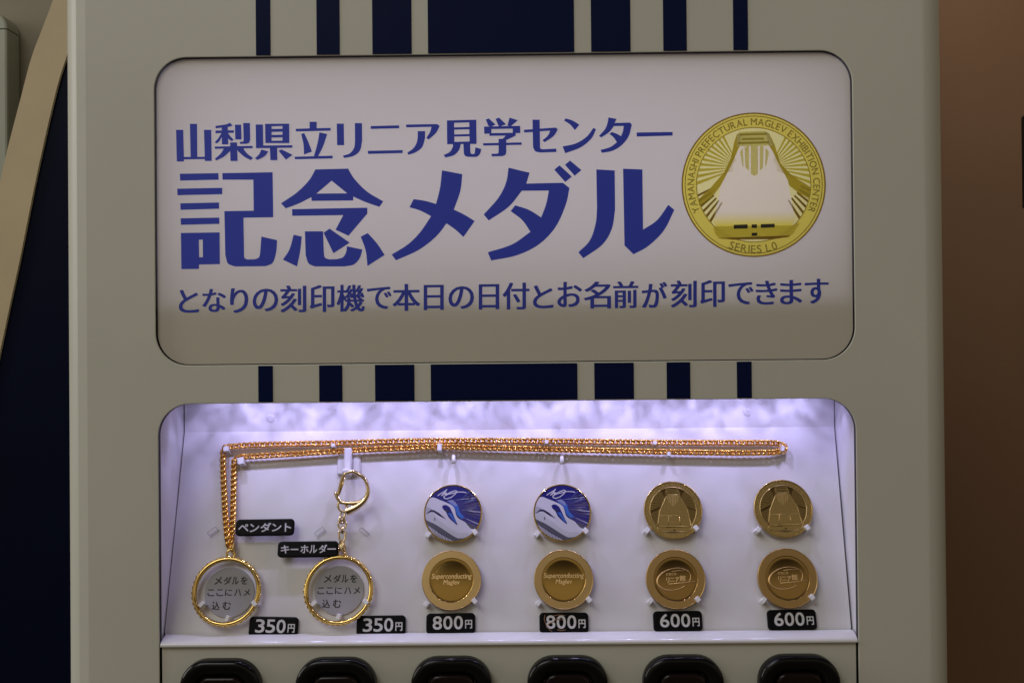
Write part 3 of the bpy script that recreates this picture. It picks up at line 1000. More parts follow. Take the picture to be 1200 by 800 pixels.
for hx, hy in ((317, 490), (876, 483)):               # round plugs in the upper strip
    q = MB()
    q.lathe([(0.0022, 0), (0.0021, 0.0002), (0.0016, 0.0003), (0, 0.00032)], 0, 24, True)
    o_ = P(hx, hy, D_TOP)
    q.v = [Vector((p.x, -p.z, p.y)) + o_ for p in q.v]
    q.build('plug', PLASTIC, panel_o)
# adhesive hook which carries the key holder
q = MB()
k = pscale(410, 545)
M = frame(409.5, 545, 0, radians(0))
q.box(M @ Vector((0, 0, 0.001)), 27 * k, 25 * k, 0.0026, 0, M.to_3x3(), 0.0008)
R3_ = M.to_3x3()
q.box(M @ Vector((-0.5 * k, 1 * k, 0.0050)), 9 * k, 34 * k, 0.0030, 0, R3_, 0.0008)
q.box(M @ Vector((-0.5 * k, -12 * k, 0.0080)), 9.5 * k, 7 * k, 0.0060, 0, R3_, 0.0010)
q.build('adhesive_hook', PLASTIC, panel_o)

# ------------------------------------------------------------------ price tags and name tags
def make_tag(name, px_, py_, w, hgt, rot, h, words, label, group, cat):
    k = pscale(px_, py_, h)
    root = empty(name, frame(px_, py_, h - 0.0016, radians(rot)))
    tag(root, label, cat, group)
    b = MB()
    W, H = w * k / 2, hgt * k / 2
    rows = []
    for (ins, z) in ((0, 0), (0, 0.0011), (0.0003, 0.0015), (0.0008, 0.0016)):
        rows.append([(p[0], p[1], z) for p in rrect(-W + ins, -H + ins, W - ins, H - ins, 0.0021 - ins * 0.6, 6)])
    n = len(rows[0])
    b.add([p for r_ in rows for p in r_], [[j * n + i, j * n + (i + 1) % n, (j + 1) * n + (i + 1) % n, (j + 1) * n + i] for j in range(3) for i in range(n)])
    b.add(rows[3], [list(range(n))])
    b.add(rows[0], [list(reversed(range(n)))])
    if h > 0.003:
        for sx_ in (-0.55, 0.55):                     # stand-off posts
            b.box((W * sx_, 0, -(h - 0.0016) / 2), 0.0025, 0.0025, h - 0.0016)
    b.build('plate', TAG, root)
    t_ = MB()
    for (s_, x0, y0, x1, y1, off) in words:
        put_text(t_, s_, x0 * k, y0 * k, x1 * k, y1 * k, lambda p: (p[0], p[1], 0.00165), off)
    t_.build('lettering', TAGTXT, root)
    return root

def price(n):
    return [(n[0], -21.5, -7.2, -9.2, 8.2, 0.035), (n[1], -7.6, -7.2, 4.4, 8.2, 0.035), (n[2], 6.0, -7.2, 18.0 - 0.5, 8.2, 0.035)]
def price_words(n):
    w = [(n[0], -21.0, -7.0, -10.2, 8.4, 0.018), (n[1], -8.6, -7.0, 2.2, 8.4, 0.018), (n[2], 3.8, -7.0, 14.4, 8.4, 0.018), ('円', 17.0, -6.2, 26.0 - 0.8, 3.6, 0.022)]
    return w
PT = [(321, 734.3, -1.4, '350', 'black 350 yen tag below and right of the gold pendant, tilted clockwise'),
      (446.8, 732.8, 0.2, '350', 'black 350 yen tag below and right of the key holder ring'),
      (528.3, 730.2, 0.5, '800', 'clean black 800 yen tag under the medal beside the 350 yen tags'),
      (660.8, 729.4, -0.2, '800', 'black 800 yen tag with brownish marks round its first digits'),
      (794, 727.6, 0.3, '600', 'black 600 yen tag nearer to the 800 yen tags'),
      (927.5, 726, 0.5, '600', 'black 600 yen tag at the right end of the display')]
for (x, y, r_, n_, lab) in PT:
    t_ = make_tag('price_tag', x, y, 57.5, 23.5, r_, 0.0022, price_words(n_), lab, 'price tags along the bottom of the display', 'price tag')
    if 'brownish' in lab:
        k = pscale(x, y)
        q = MB()
        for pth in ([(-22, 9), (-23, 4), (-21, -2), (-17, -8), (-14, -10)], [(-12, 8), (-6, 9), (2, 8)], [(-10, 3), (-4, 4), (-1, 3)], [(-8, -8), (-3, -9), (2, -8)], [(-19, -2), (-12, 1), (-8, 6)]):
            q.tube([(a * k, b * k, 0.0016) for a, b in pth], 0.55 * k, 5)
        q.build('brown_mark', mat('brown_strokes', (0.22, 0.10, 0.04), 0.5), t_)  # brown strokes laid over the tag's first digits
JT = lambda s, x0, x1, y0, y1, off=0.020: (s, x0, y0, x1, y1, off)
def kana(s, boxes):
    return [JT(ch, *b) for ch, b in zip(s, boxes)]
make_tag('name_tag', 311, 618, 68.5, 19.5, 0.4, 0.0068,
         kana('ペンダント', [(-31, -19, -4.5, 4), (-17.5, -6.5, -5.5, 4), (-5, 7.5, -5.5, 5.2), (8.5, 19.5, -5, 4), (23.5, 31, -5.5, 4.5)]),
         'black pendant name tag to the right of the hanging chain', 'name tags on the display panel', 'name tag')
make_tag('name_tag', 361.3, 643.5, 71, 18.6, 0.2, 0.0068,
         kana('キーホルダー', [(-31.5, -21.5, -4.8, 4.8), (-20, -11, -1, 0.6), (-8.5, 0.8, -4.8, 4.8), (2, 11, -4.8, 4.6), (13, 22.5, -4.8, 5), (23, 33, -1, 0.6)]),
         'black key holder name tag to the left of the key chain', 'name tags on the display panel', 'name tag')

# ------------------------------------------------------------------ medals
HB = 0.0022                                           # the medals stand off the panel by this
def medal_root(px_, py_, rpx, lab, cat='medal', rot=0.0):
    k = pscale(px_, py_, HB + 0.0024)
    root = empty('medal', frame(px_, py_, HB, radians(rot)))
    return tag(root, lab, cat, 'medals on the display panel'), rpx * k

def body_mesh(R, mats_idx, rim=0.045, dz=0.0004, th=0.0024, inner=None):
    b = MB()
    prof = [(R * 0.98, 0), (R, 0.0003), (R, th - 0.0004), (R * 0.992, th - 0.0001), (R * 0.98, th), (R * (1 - rim), th), (R * (1 - rim - 0.012), th - dz)]
    return b, prof, th - dz

def colour_medal(px_, py_, rpx, lab):
    root, R = medal_root(px_, py_, rpx, lab)
    b, prof, z = body_mesh(R, 0, 0.035, 0.0003)
    b.lathe(prof + [(0, z)], 0, 80, True)
    b.s = [False] * len(b.s)
    b.build('disc', GOLD, root)
    V = lambda x, y: ((x - 450) / 333 * R, -(y - 417) / 333 * R)
    p = MB()
    def lay(pts, mi, lift, holes=()):
        out = [V(*q[:2]) for q in smooth_path([(*q, 'c') for q in pts])]
        out = [Vector(q) if Vector(q).length < R * 0.945 else Vector(q).normalized() * R * 0.945 for q in out]
        p.flat([[tuple(q) for q in out]], lambda q: (q[0], q[1], z + 0.00002 * lift), mi)
    def sharp(pts, mi, lift):
        out = [Vector(V(*q)) for q in pts]
        out = [q if q.length < R * 0.945 else q.normalized() * R * 0.945 for q in out]
        p.flat([[tuple(q) for q in out]], lambda q: (q[0], q[1], z + 0.00002 * lift), mi)
    p.flat([[(R * 0.945 * cos(a * pi / 40), R * 0.945 * sin(a * pi / 40)) for a in range(80)]], lambda q: (q[0], q[1], z + 0.00002), 0)
    sharp([(430, 300), (560, 270), (740, 290), (775, 420), (770, 470), (690, 600), (600, 530), (520, 470), (480, 370)], 4, 2)
    sharp([(400, 295), (465, 285), (505, 320), (525, 400), (585, 465), (550, 480), (500, 440), (470, 360)], 2, 3)
    sharp([(380, 272), (440, 262), (480, 290), (500, 330), (470, 330), (430, 300)], 6, 3.2)
    for (x0, y0, x1, y1, w, mi) in ((440, 268, 720, 232, 12, 1), (450, 285, 700, 262, 6, 2), (520, 375, 775, 405, 9, 1), (500, 300, 745, 300, 7, 5), (520, 330, 760, 330, 16, 5), (540, 400, 765, 440, 12, 5),
                                    (545, 440, 750, 500, 14, 0), (560, 460, 745, 545, 9, 1), (590, 500, 735, 575, 12, 5), (560, 350, 765, 372, 8, 0), (700, 430, 770, 440, 14, 1), (520, 250, 690, 200, 5, 6), (560, 225, 700, 205, 4, 6)):
        dx, dy = x1 - x0, y1 - y0
        l_ = math.hypot(dx, dy)
        ux, uy = -dy / l_ * w / 2, dx / l_ * w / 2
        sharp([(x0, y0), (x1 + ux, y1 + uy), (x1 - ux, y1 - uy)], mi, 4)
        
    rg = random.Random(3)
    for q in range(34):
        a = radians(-42 + 66 * q / 33 + rg.uniform(-1, 1))
        r0, r1 = rg.uniform(90, 180), rg.uniform(230, 330)
        w = rg.uniform(1.5, 5)
        x0, y0 = 440 + r0 * cos(a), 350 - r0 * sin(a) * -1
        x1, y1 = 440 + r1 * cos(a), 350 + r1 * sin(a)
        sharp([(x0, y0), (x1, y1 - w), (x1, y1 + w)], rg.choice((0, 4, 5, 8, 8, 6, 5)), 4.3 + q * 0.015)
    sharp([(150, 262), (215, 227), (300, 256), (400, 299), (448, 326), (476, 366), (494, 438), (524, 474), (592, 514), (630, 556), (692, 596), (680, 606), (610, 575), (480, 450), (440, 345), (300, 275)], 8, 4.9)
    lay([(100, 330), (150, 265), (215, 232), (300, 262), (400, 305), (445, 332), (470, 370), (488, 440), (520, 480), (590, 520), (625, 560), (690, 600), (760, 620), (640, 720), (500, 700), (330, 595), (240, 545), (130, 490), (100, 420)], 1, 5)
    lay([(250, 470), (330, 520), (420, 590), (520, 640), (620, 640), (640, 690), (560, 705), (480, 690), (330, 598), (240, 545)], 9, 5.5)
    lay([(615, 530), (650, 545), (720, 580), (735, 600), (680, 600), (640, 580)], 3, 6)
    lay([(118, 480), (240, 535), (330, 590), (485, 690), (560, 700), (640, 690), (560, 740), (450, 720), (320, 645), (220, 585), (130, 520)], 3, 6)
    lay([(130, 535), (230, 595), (320, 655), (450, 728), (480, 745), (420, 760), (260, 740), (160, 640)], 7, 7)
    for xx in (205, 240, 278, 315, 355, 390):
        sharp([(xx, 585 + (xx - 205) * 0.62), (xx + 8, 588 + (xx - 205) * 0.62), (xx + 14, 760), (xx + 4, 760)], 3, 8)
    lay([(328, 335), (365, 320), (410, 345), (440, 400), (470, 470), (502, 548), (450, 512), (400, 460), (370, 400), (340, 370)], 0, 7)
    for i in range(4):
        sharp([(385 + i * 12, 410 + i * 3), (391 + i * 12, 410), (480 + i * 4, 525), (474 + i * 4, 522)], 2, 8)
    lay([(355, 385), (385, 375), (410, 392), (385, 402)], 8, 9)
    sharp([(140, 428), (195, 376), (235, 378), (300, 418), (378, 488), (300, 448), (232, 402), (198, 400)], 8, 7)
    lay([(130, 350), (170, 345), (215, 372), (180, 392), (140, 425), (120, 390)], 7, 6)
    lay([(135, 440), (200, 410), (240, 420), (260, 480), (240, 530), (150, 490)], 9, 6)
    sharp([(240, 465), (252, 465), (250, 500), (238, 500)], 3, 8)
    def stroke(pts, w, mi, lift):
        pts = [Vector(V(*q)) for q in pts]
        for a, b_ in zip(pts, pts[1:]):
            d = (b_ - a).normalized()
            nn = Vector((-d.y, d.x)) * (w / 333 * R)
            a2, b2 = a - d * w / 333 * R * .6, b_ + d * w / 333 * R * .6
            p.flat([[tuple(a2 + nn), tuple(a2 - nn), tuple(b2 - nn), tuple(b2 + nn)]], lambda q, lift=lift: (q[0], q[1], z + 0.00002 * lift), mi)
            lift += 0.05
    stroke([(275, 212), (305, 190), (350, 165), (378, 142), (350, 180), (318, 212), (345, 195), (372, 180), (362, 200), (390, 190), (430, 170), (475, 155), (495, 165), (470, 200), (430, 232), (380, 250), (348, 242), (345, 220), (390, 198), (460, 182), (510, 172), (560, 172), (600, 180)], 5, 1, 6)
    p.build('picture', [mat('medal_blue', (0.008, 0.008, 0.15), 0.25, coat=0.3), mat('medal_white', (0.55, 0.54, 0.62), 0.25, coat=0.3), mat('medal_light_blue', (0.04, 0.13, 0.48), 0.25), mat('medal_slate', (0.07, 0.07, 0.10), 0.3),
                        mat('medal_purple', (0.035, 0.03, 0.17), 0.25), mat('medal_grape', (0.11, 0.085, 0.17), 0.3), mat('medal_steel', (0.20, 0.22, 0.42), 0.3), mat('medal_grey', (0.36, 0.35, 0.41), 0.3), mat('medal_ink', (0.012, 0.012, 0.06), 0.3), mat('medal_silver', (0.45, 0.45, 0.50), 0.3)], root)
    return root

colour_medal(531, 602, 34.3, 'blue white-train picture medal in the column of the clean 800 yen tag')
colour_medal(658.8, 601.2, 34.0, 'blue white-train picture medal in the column of the marked 800 yen tag')

def word_medal(px_, py_, rpx, lab, mirror, satin):
    root, R = medal_root(px_, py_, rpx, lab)
    b, prof, z = body_mesh(R, 0, 0.02, 0.0001)
    b.lathe(prof + [(R * 0.745, z), (R * 0.735, z - 0.00045)] + [(R * q, z - 0.0005 + 0.00040 * (1 - (q / 0.72) ** 2)) for q in (0.72, 0.62, 0.52, 0.42, 0.32, 0.22, 0.12)] + [(0, z - 0.0001)], [0] * 6 + [0, 0] + [1] * 9, 80)
    b.s = [m_ == 1 for m_ in b.m]
    b.build('disc', [satin, mirror], root)
    return root, R, z - 0.0001

for (x, y, r_, lab) in ((529.3, 680, 34.9, 'gold medal with engraved words over the clean 800 yen tag'), (660.4, 679.2, 34.9, 'gold medal with engraved words over the marked 800 yen tag')):
    root, R, z = word_medal(x, y, r_, lab, MIRROR, SATIN)
    t_ = MB()
    fn = lambda p: (p[0], p[1], z + 0.00006)
    put_text(t_, 'Superconducting', -0.68 * R, 0.0 * R, 0.66 * R, 0.22 * R, fn, 0.011, 0, 0.15)
    put_text(t_, 'Maglev', -0.28 * R, -0.19 * R, 0.26 * R, 0.02 * R - 0.01 * R, fn, 0.011, 0, 0.15)
    t_.build('engraving', ENGRAVE, root)

for (x, y, r_, lab) in ((791.3, 678.8, 35.0, 'bronze oval-emblem medal over the 600 yen tag nearer the 800 yen tags'), (922, 677.6, 35.2, 'bronze medal with an oval emblem over the rightmost 600 yen tag')):
    root, R, z = word_medal(x, y, r_, lab, MIRRORB, BRONZE)
    t_ = MB()
    fn = lambda p: (p[0], p[1], z + 0.00006)
    # tilted oval with its tail line
    W_ = lambda px2, py2: ((px2 - 372) / 254 * R, -(py2 - 317) / 254 * R)
    ov = []
    for i in range(61):
        a = radians(-38 + 336 * i / 60)
        ex, ey = 146 * cos(a), 88 * sin(a)
        ca, sa = cos(radians(14)), sin(radians(14))
        ov.append((357 + ex * ca - ey * sa, 316 - (ex * sa + ey * ca)))
    ov = [W_(*q) for q in ov]
    t_.tube([(a, b_, z + 0.00010) for a, b_ in ov], [R * (0.010 + 0.022 * max(0, sin(pi * min(1, max(0, (i - 22) / 30)))) ) for i in range(61)], 6)
    t_.tube([(*W_(310, 358), z + .0001), (*W_(430, 348), z + .0001), (*W_(538, 338), z + .0001)], R * 0.013, 6)
    t_.tube([(*W_(340, 252), z + .0001), (*W_(400, 245), z + .0001), (*W_(462, 243), z + .0001)], R * 0.010, 6)
    for ch, bx_ in zip('どきどき', ((292, 264, 312, 286), (315, 264, 334, 286), (338, 264, 358, 285), (360, 263, 380, 284))):
        a, b_ = W_(bx_[0], bx_[3]), W_(bx_[2], bx_[1])
        put_text(t_, ch, a[0], a[1], b_[0], b_[1], fn, 0.03)
    for ch, bx_ in zip('リニア館', ((292, 300, 318, 348), (322, 304, 362, 336), (366, 300, 400, 344), (404, 286, 456, 334))):
        a, b_ = W_(bx_[0], bx_[3]), W_(bx_[2], bx_[1])
        put_text(t_, ch, a[0], a[1], b_[0], b_[1], fn, 0.03)
    t_.build('engraving', ENGRAVE, root)

def train_medal(px_, py_, rpx, lab, rot):
    root, R = medal_root(px_, py_, rpx, lab, rot=rot)
    b, prof, z = body_mesh(R, 0, 0.03, 0.00035)
    b.lathe(prof + [(R * 0.80, z), (R * 0.785, z - 0.0005), (0, z - 0.0005)], [0] * 6 + [0, 0, 1], 80)
    b.build('disc', [BRASS, BRASSD], root)
    t_ = MB()
    sc = lambda l: [(p[0] * R, p[1] * R) for p in l]
    zf = z - 0.0005
    for l in RAYS_UP + RAYS_ALL:
        t_.prism([sc(l)], zf, zf + 0.00045)
    t_.prism([sc(top)], zf, zf + 0.00072)
    cx_, cy_ = sum(p[0] for p in BODY) / len(BODY), sum(p[1] for p in BODY) / len(BODY)
    t_.prism([sc([(cx_ + (p[0] - cx_) * 1.12, cy_ + (p[1] - cy_) * 1.04) for p in BODY])], zf, zf + 0.00042, 1)  # dark margin round the train, shade put into the colour
    t_.prism([sc(BODY)], zf, zf + 0.0008)
    t_.prism([sc(NOSE)], zf, zf + 0.0007)
    for l in CHEV:
        t_.prism([sc(l)], zf + 0.0007, zf + 0.00095, 2)
    for l in WIN:
        t_.prism([sc(l)], zf + 0.0005, zf + 0.00074, 1)
    for l in LAMPS:
        t_.prism([sc(l)], zf + 0.0004, zf + 0.00074, 1)
    t_.tube([(R * 0.79 * cos(a * pi / 48), R * 0.79 * sin(a * pi / 48), z) for a in range(96)], R * 0.014, 6, True, 2)  # bright ridge lines, the highlight put into a lighter brass
    t_.tube([(p[0], p[1], zf + 0.0008) for p in sc(BODY)], R * 0.012, 6, True, 2)
    t_.tube([(p[0], p[1], zf + 0.0007) for p in sc(NOSE)], R * 0.010, 6, True, 2)
    for a, b_ in (((242, 470), (568, 470)), ((340, 470), (330, 585)), ((455, 470), (465, 585)), ((232, 500), (215, 585))):
        a, b_ = U(*a), U(*b_)
        t_.tube([(a[0] * R, a[1] * R, zf + 0.00080), (b_[0] * R, b_[1] * R, zf + 0.00080)], R * 0.010, 6)
    arc_text(t_, 'YAMANASHI PREFECTURAL MAGLEV EXHIBITION CENTER', 0.83, 0.09, 206.5, -26, lambda p: (p[0] * R, p[1] * R, z + 0.00012), 2)
    arc_text(t_, 'SERIES L0', 0.83, 0.10, 247.5, 291.5, lambda p: (p[0] * R, p[1] * R, z + 0.00012), 2, up_=False)
    t_.build('relief', [BRASS, BRASSD, mat('highlight_brass', (0.66, 0.48, 0.22), 0.32, metal=1)], root)  # third brass is a lighter copy for highlights on raised parts

train_medal(788.3, 598.2, 34.4, 'brass medal with a struck train and rays, beside the blue picture medals', 0)
train_medal(917, 596.4, 34.6, 'brass medal with a struck train and sun rays, at the right end of its row', 1.0)

# ------------------------------------------------------------------ pendant and key holder
def ring_frame(mb, R, rt, seg=96):
    """flat gold hoop: stepped profile plus a beaded edge"""
    prof = []
    for q in range(17):
        a = radians(-90 + 360 * q / 16)
        prof.append((R - rt / 2 + rt / 2 * cos(a), 0.0019 + 0.0019 * sin(a)))
    mb.lathe(prof, 0, seg, True)
    rim = []
    for i in range(240):                                # fine rope edge on the outside
        a = 2 * pi * i / 240
        rr = R - rt * 0.08 + rt * 0.07 * sin(a * 40)
        rim.append((rr * cos(a), rr * sin(a), 0.0024 + 0.0003 * cos(a * 40)))
    mb.tube(rim, rt * 0.16, 8, True)

def insert_card(root, dx, dy, R, k, z):
    b = MB()
    b.lathe([(R, 0), (R, 0.0005), (0, 0.0005)], 0, 64)
    b.v = [p + Vector((dx, dy, z)) for p in b.v]
    card = b.build('insert_card', CARD, root)
    t_ = MB()
    # letter boxes measured from the card centre, photo pixels, y up
    rows = (('メダルを', ((-18.5, -9.5), (-7.5, 1.5), (2.2, 10.2), (12.5, 20.5)), 18.0, 9.0), ('ここにハメ', ((-25.5, -17.5), (-15, -7), (-5, 3.2), (6, 14), (17, 24.5)), 3.6, -4.2), ('込む', ((-19, -10), (-6.5, 3)), -10.5, -20))
    for s_, boxes, ty, by in rows:
        for ch, (a, b_) in zip(s_, boxes):
            put_text(t_, ch, dx + a * k, dy + by * k, dx + b_ * k, dy + ty * k, lambda p: (p[0], p[1], z + 0.00056), 0.018)
    t_.build('lettering', CARDTXT, card)

def polyline(pts, step):
    """even points along a photo-pixel path (x, y, h), each with its tangent angle"""
    P3 = [PP(x, y, h) for x, y, h in pts]
    out = []
    carry = 0.0
    for a, b_ in zip(P3, P3[1:]):
        l_ = (b_ - a).length
        d = (b_ - a) / l_
        t = carry
        while t < l_:
            out.append((a + d * t, d))
            t += step
        carry = t - l_
    return out

def catmull(pts, n=8):
    out = []
    for i in range(len(pts) - 1):
        p0, p1, p2, p3 = pts[max(0, i - 1)], pts[i], pts[i + 1], pts[min(len(pts) - 1, i + 2)]
        for j in range(n):
            t = j / n
            out.append(tuple(0.5 * (2 * p1[q] + (p2[q] - p0[q]) * t + (2 * p0[q] - 5 * p1[q] + 4 * p2[q] - p3[q]) * t * t + (3 * p1[q] - p0[q] - 3 * p2[q] + p3[q]) * t ** 3) for q in range(len(p1))))
    out.append(pts[-1])
    return out

RP = pscale(266.5, 693, 0.003)
pend = empty('pendant', frame(266.5, 693.2, 0.0025))
tag(pend, 'gold pendant frame holding a grey card, hung on the long orange gold chain', 'pendant')
b = MB()
ring_frame(b, 40.2 * RP, 5.4 * RP)
b.build('hoop', GOLD, pend)
insert_card(pend, 1.5 * RP, 0.0, 29 * RP, RP, -0.0018)
Mi = frame(266.5, 693.2, 0.0025).inverted()
b = MB()
b.tube([(1.8 * RP + 4.6 * RP * cos(a * pi / 12), 43.5 * RP + 5.2 * RP * sin(a * pi / 12), 0.002) for a in range(24)], 1.5 * RP, 8, True)
b.tube([(3.0 * RP + 1.6 * RP * cos(a * pi / 12), 50.5 * RP + 5.2 * RP * sin(a * pi / 12), 0.002 + 0.0012 * cos(a * pi / 12)) for a in range(24)], 0.9 * RP, 8, True)
b.build('bail', GOLD, pend)

def chain_mesh(paths, pitch, a, bw, tw, wr):
    mb = MB()
    for path in paths:
        for (pt, d) in polyline(path, pitch):
            d = d.normalized()
            s_ = N.cross(d).normalized()
            u_ = d.cross(s_)
            if u_.dot(N) < 0:
                u_ = -u_
            ro = 0.12 if abs(d.x) > 0.7 else 0.5
            ca_, sa_ = cos(ro), sin(ro)
            s_, u_ = s_ * ca_ + u_ * sa_, u_ * ca_ - s_ * sa_
            pts = []
            for i in range(14):
                t = 2 * pi * i / 14
                pts.append(Mi @ (pt + d * (a * cos(t)) + s_ * (bw * sin(t)) + u_ * (tw * sin(2 * t))))
            mb.tube(pts, wr, 6, True)
    return mb
HC = 0.0036
up_strand = catmull([(x, y, HC) for x, y in ((268, 523.5), (290, 521.5), (340, 520), (400, 518.8), (460, 517), (530, 516.2), (640, 516.6), (760, 518.2), (860, 518.6), (903, 518.8), (914, 520.5), (919.5, 524), (917, 528), (905, 530))])
lo_strand = catmull([(x, y, HC + 0.0005) for x, y in ((905, 530), (860, 530.6), (800, 529.6), (700, 527.6), (640, 526.2), (570, 524.5), (515, 523.2), (470, 525), (430, 526.6), (380, 529.5), (330, 532.5), (283, 535.2))])
ver_o = catmull([(x, y, h) for x, y, h in ((268, 523.5, HC), (262.3, 526, HC), (261.5, 535, HC), (262, 560, HC), (263.8, 595, HC), (266, 625, HC), (268.6, 641, HC))])
ver_i = catmull([(x, y, h) for x, y, h in ((283, 535.2, HC + .0005), (275.5, 538.5, HC), (274.2, 548, HC), (273.6, 580, HC), (272.8, 610, HC), (271.6, 630, HC), (270, 641, HC + .0005))])
kc = pscale(600, 522, HC)
chain_mesh([up_strand, lo_strand, ver_o, ver_i], 6.05 * kc, 4.4 * kc, 2.55 * kc, 1.6 * kc, 1.32 * kc).build('chain', GOLDCH, pend)

KP = pscale(397.5, 691.5, 0.003)
MK = frame(397.5, 691.4, 0.0025)
key = empty('key_holder', MK)
tag(key, 'gold key holder with a clasp, hanging from the white adhesive hook', 'key holder')
b = MB()
ring_frame(b, 40.4 * KP, 5.2 * KP)
b.build('hoop', GOLD, key)
insert_card(key, -0.5 * KP, 0.5 * KP, 28.6 * KP, KP, -0.0018)
Mk = MK.inverted()
L3 = lambda px_, py_, h=0.0065: Mk @ PP(px_, py_, h)
kk = pscale(405, 600, 0.006)
def loop_tube(mb, cx, cy, rx, ry, wr, h=0.006, tilt=0.0, rot=0.0, seg=24, sw=0.0):
    pts = []
    for i in range(seg):
        t = 2 * pi * i / seg
        ex, ey = rx * cos(t), ry * sin(t)
        ca, sa = cos(rot), sin(rot)
        pts.append(L3(cx + ex * ca - ey * sa, cy + ex * sa + ey * ca, h + tilt * cos(t) + sw * sin(t)))
    mb.tube(pts, 1.2 * wr * kk, 8, True)
b = MB()
arc = catmull([(413.5, 552.0, .0100), (421, 555.5, .0100), (428, 562, .0098), (431, 571, .0095), (430.5, 579, .009), (426.5, 586.5, .0085), (419, 593, .008), (411.5, 597, .0075), (406.5, 599, .007)], 6)
n_ = len(arc)
b.tube([L3(*q) for q in arc], [kk * (2.2 + 2.8 * max(0.0, (i / n_ - 0.35)) / 0.65) for i in range(n_)], 10)
b.tube([L3(*q) for q in catmull([(428, 584, .0085), (419, 588.5, .0085), (409, 589.2, .0082), (400, 588, .008), (395.5, 583, .008), (393.5, 576.5, .008)], 6)], [kk * 2.4] * 31, 8)
b.build('clasp', PALEGOLD, key)
b = MB()
b.tube([L3(*q) for q in catmull([(413.5, 552.2, .0100), (406, 553.8, .0100), (402.5, 557, .0098), (399, 567, .009), (396.2, 580, .0082)], 6)], kk * 1.9, 8)
b.tube([L3(*q) for q in ((404.5, 558, .0095), (401.5, 568, .009), (397.8, 578.5, .0085))], kk * 1.0, 8)
b.build('gate', PALEGOLD, key)
b = MB()
loop_tube(b, 401.2, 593.2, 4.7, 6.4, 1.25, 0.0078, 0, -0.5)
b.build('eyelet', PALEGOLD, key)
b = MB()
loop_tube(b, 401.2, 604.0, 2.4, 6.0, 1.0, 0.0070, 0.0012, 0.25)
loop_tube(b, 400.8, 609.3, 3.4, 3.6, 0.9, 0.0066, -0.001, 0)
b.build('link', PALEGOLD, key)
b = MB()                                               # swivel: two bows on a barrel
for sgn in (-1, 1):
    b.tube([L3(*q) for q in catmull([(401 + sgn * 1.0, 609.5, .0066), (401 + sgn * 4.6, 613, .0066), (401 + sgn * 3.8, 618, .0066), (401 + sgn * 3.9, 619.5, .0066)], 6)], kk * 1.15, 8)
    b.tube([L3(*q) for q in catmull([(401 + sgn * 4.0, 622.5, .0066), (401 + sgn * 3.2, 630, .0066), (401 + sgn * 1.6, 634.5, .0066), (401, 635.2, .0066)], 6)], kk * 1.15, 8)
b.tube([L3(397, 618.6, .0066), L3(405.2, 618.3, .0066)], kk * 1.1, 8)
b.tube([L3(396.6, 622.6, .0066), L3(405.4, 622.3, .0066)], kk * 1.1, 8)
b.tube([L3(401, 615.5, .0066), L3(401, 619.5, .0066), L3(401, 625, .0066)], [kk * 1.4, kk * 1.7, kk * 1.4], 8)
b.build('swivel', PALEGOLD, key)
b = MB()
loop_tube(b, 400.0, 638.2, 2.3, 5.6, 1.0, 0.0064, 0.0012, 0.15)
loop_tube(b, 402.3, 641.5, 2.3, 6.6, 1.0, 0.0060, -0.001, -0.12)
b.build('link', PALEGOLD, key)
b = MB()
loop_tube(b, 400.2, 648.3, 4.8, 5.3, 1.6, 0.0045)
b.build('bail', GOLD, key)

# ------------------------------------------------------------------ behind the machine
def struct(o):
    o['kind'] = 'structure'
    return o
YW = 0.95
wl = MB()
a, b_ = P(-600, 400, 0.446).x, P(560, 400, 0.446).x
YG = 0.446
wl.add([(a, YG, 0), (b_, YG, 0), (b_, YG, 2.6), (a, YG, 2.6)], [[0, 1, 2, 3]])
struct(wl.build('grey_wall', mat('grey_green_wall', (0.27, 0.24, 0.175), 0.8, var=0.06, vscale=4)))
wr_ = MB()
a, b_ = P(565, 400, YW).x, P(1500, 400, YW).x
wr_.add([(a, YW - .02, 0), (b_, YW - .02, 0), (b_, YW - .02, 2.6), (a, YW - .02, 2.6)], [[0, 1, 2, 3]])
struct(wr_.build('brown_wall', mat('brown_wood_wall', (0.285, 0.158, 0.092), 0.55, var=0.05, vscale=3)))
fl = MB()
fl.add([(-1.6, -1.0, -0.002), (1.6, -1.0, -0.002), (1.6, YW - .021, -0.002), (-1.6, YW - .021, -0.002)], [[0, 1, 2, 3]])
struct(fl.build('floor', mat('dark_floor', (0.10, 0.08, 0.06), 0.5, var=0.1, vscale=6)))
spot('wall_washer', P(1190, -330, YW - 0.30), P(1160, 60, YW), 50, 0.9, 1.15, (1.0, 0.88, 0.68), 0.05)

# navy display board with a curved tan edge, left of the machine
YB = 0.30
bd = empty('display_board', Matrix.Translation((P(60, 400, YB).x, YB, 0)))
bd['world_parts'] = True
tag(bd, 'dark navy board with a slanting tan border, half hidden behind the machine', 'board')
inner_e = [(110, -20), (75, 75), (60, 130), (42, 210), (24, 300), (12, 355), (0, 412), (-12, 470), (-25, 560), (-40, 800), (-50, 1100)]
outer_e = [(80, -60), (62, 0), (51, 30), (37, 67), (25, 112), (7, 182), (-4, 235), (-14, 300), (-25, 370), (-38, 460), (-52, 560), (-68, 800), (-78, 1100)]
zbase = 0.0
def board_mesh(poly, y0, y1):
    m = MB()
    m.flat([poly], lambda p: (p[0], y0, p[1]))
    n = len(poly)
    m.add([(p[0], y0, p[1]) for p in poly] + [(p[0], y1, p[1]) for p in poly], [[i, (i + 1) % n, n + (i + 1) % n, n + i] for i in range(n)])
    return m
W2 = lambda p, y: (P(p[0], p[1], y).x, P(p[0], p[1], y).z)
ins = [W2(p, YB) for p in catmull(inner_e, 4)]
ins = [p for p in ins if p[1] > 0.02]
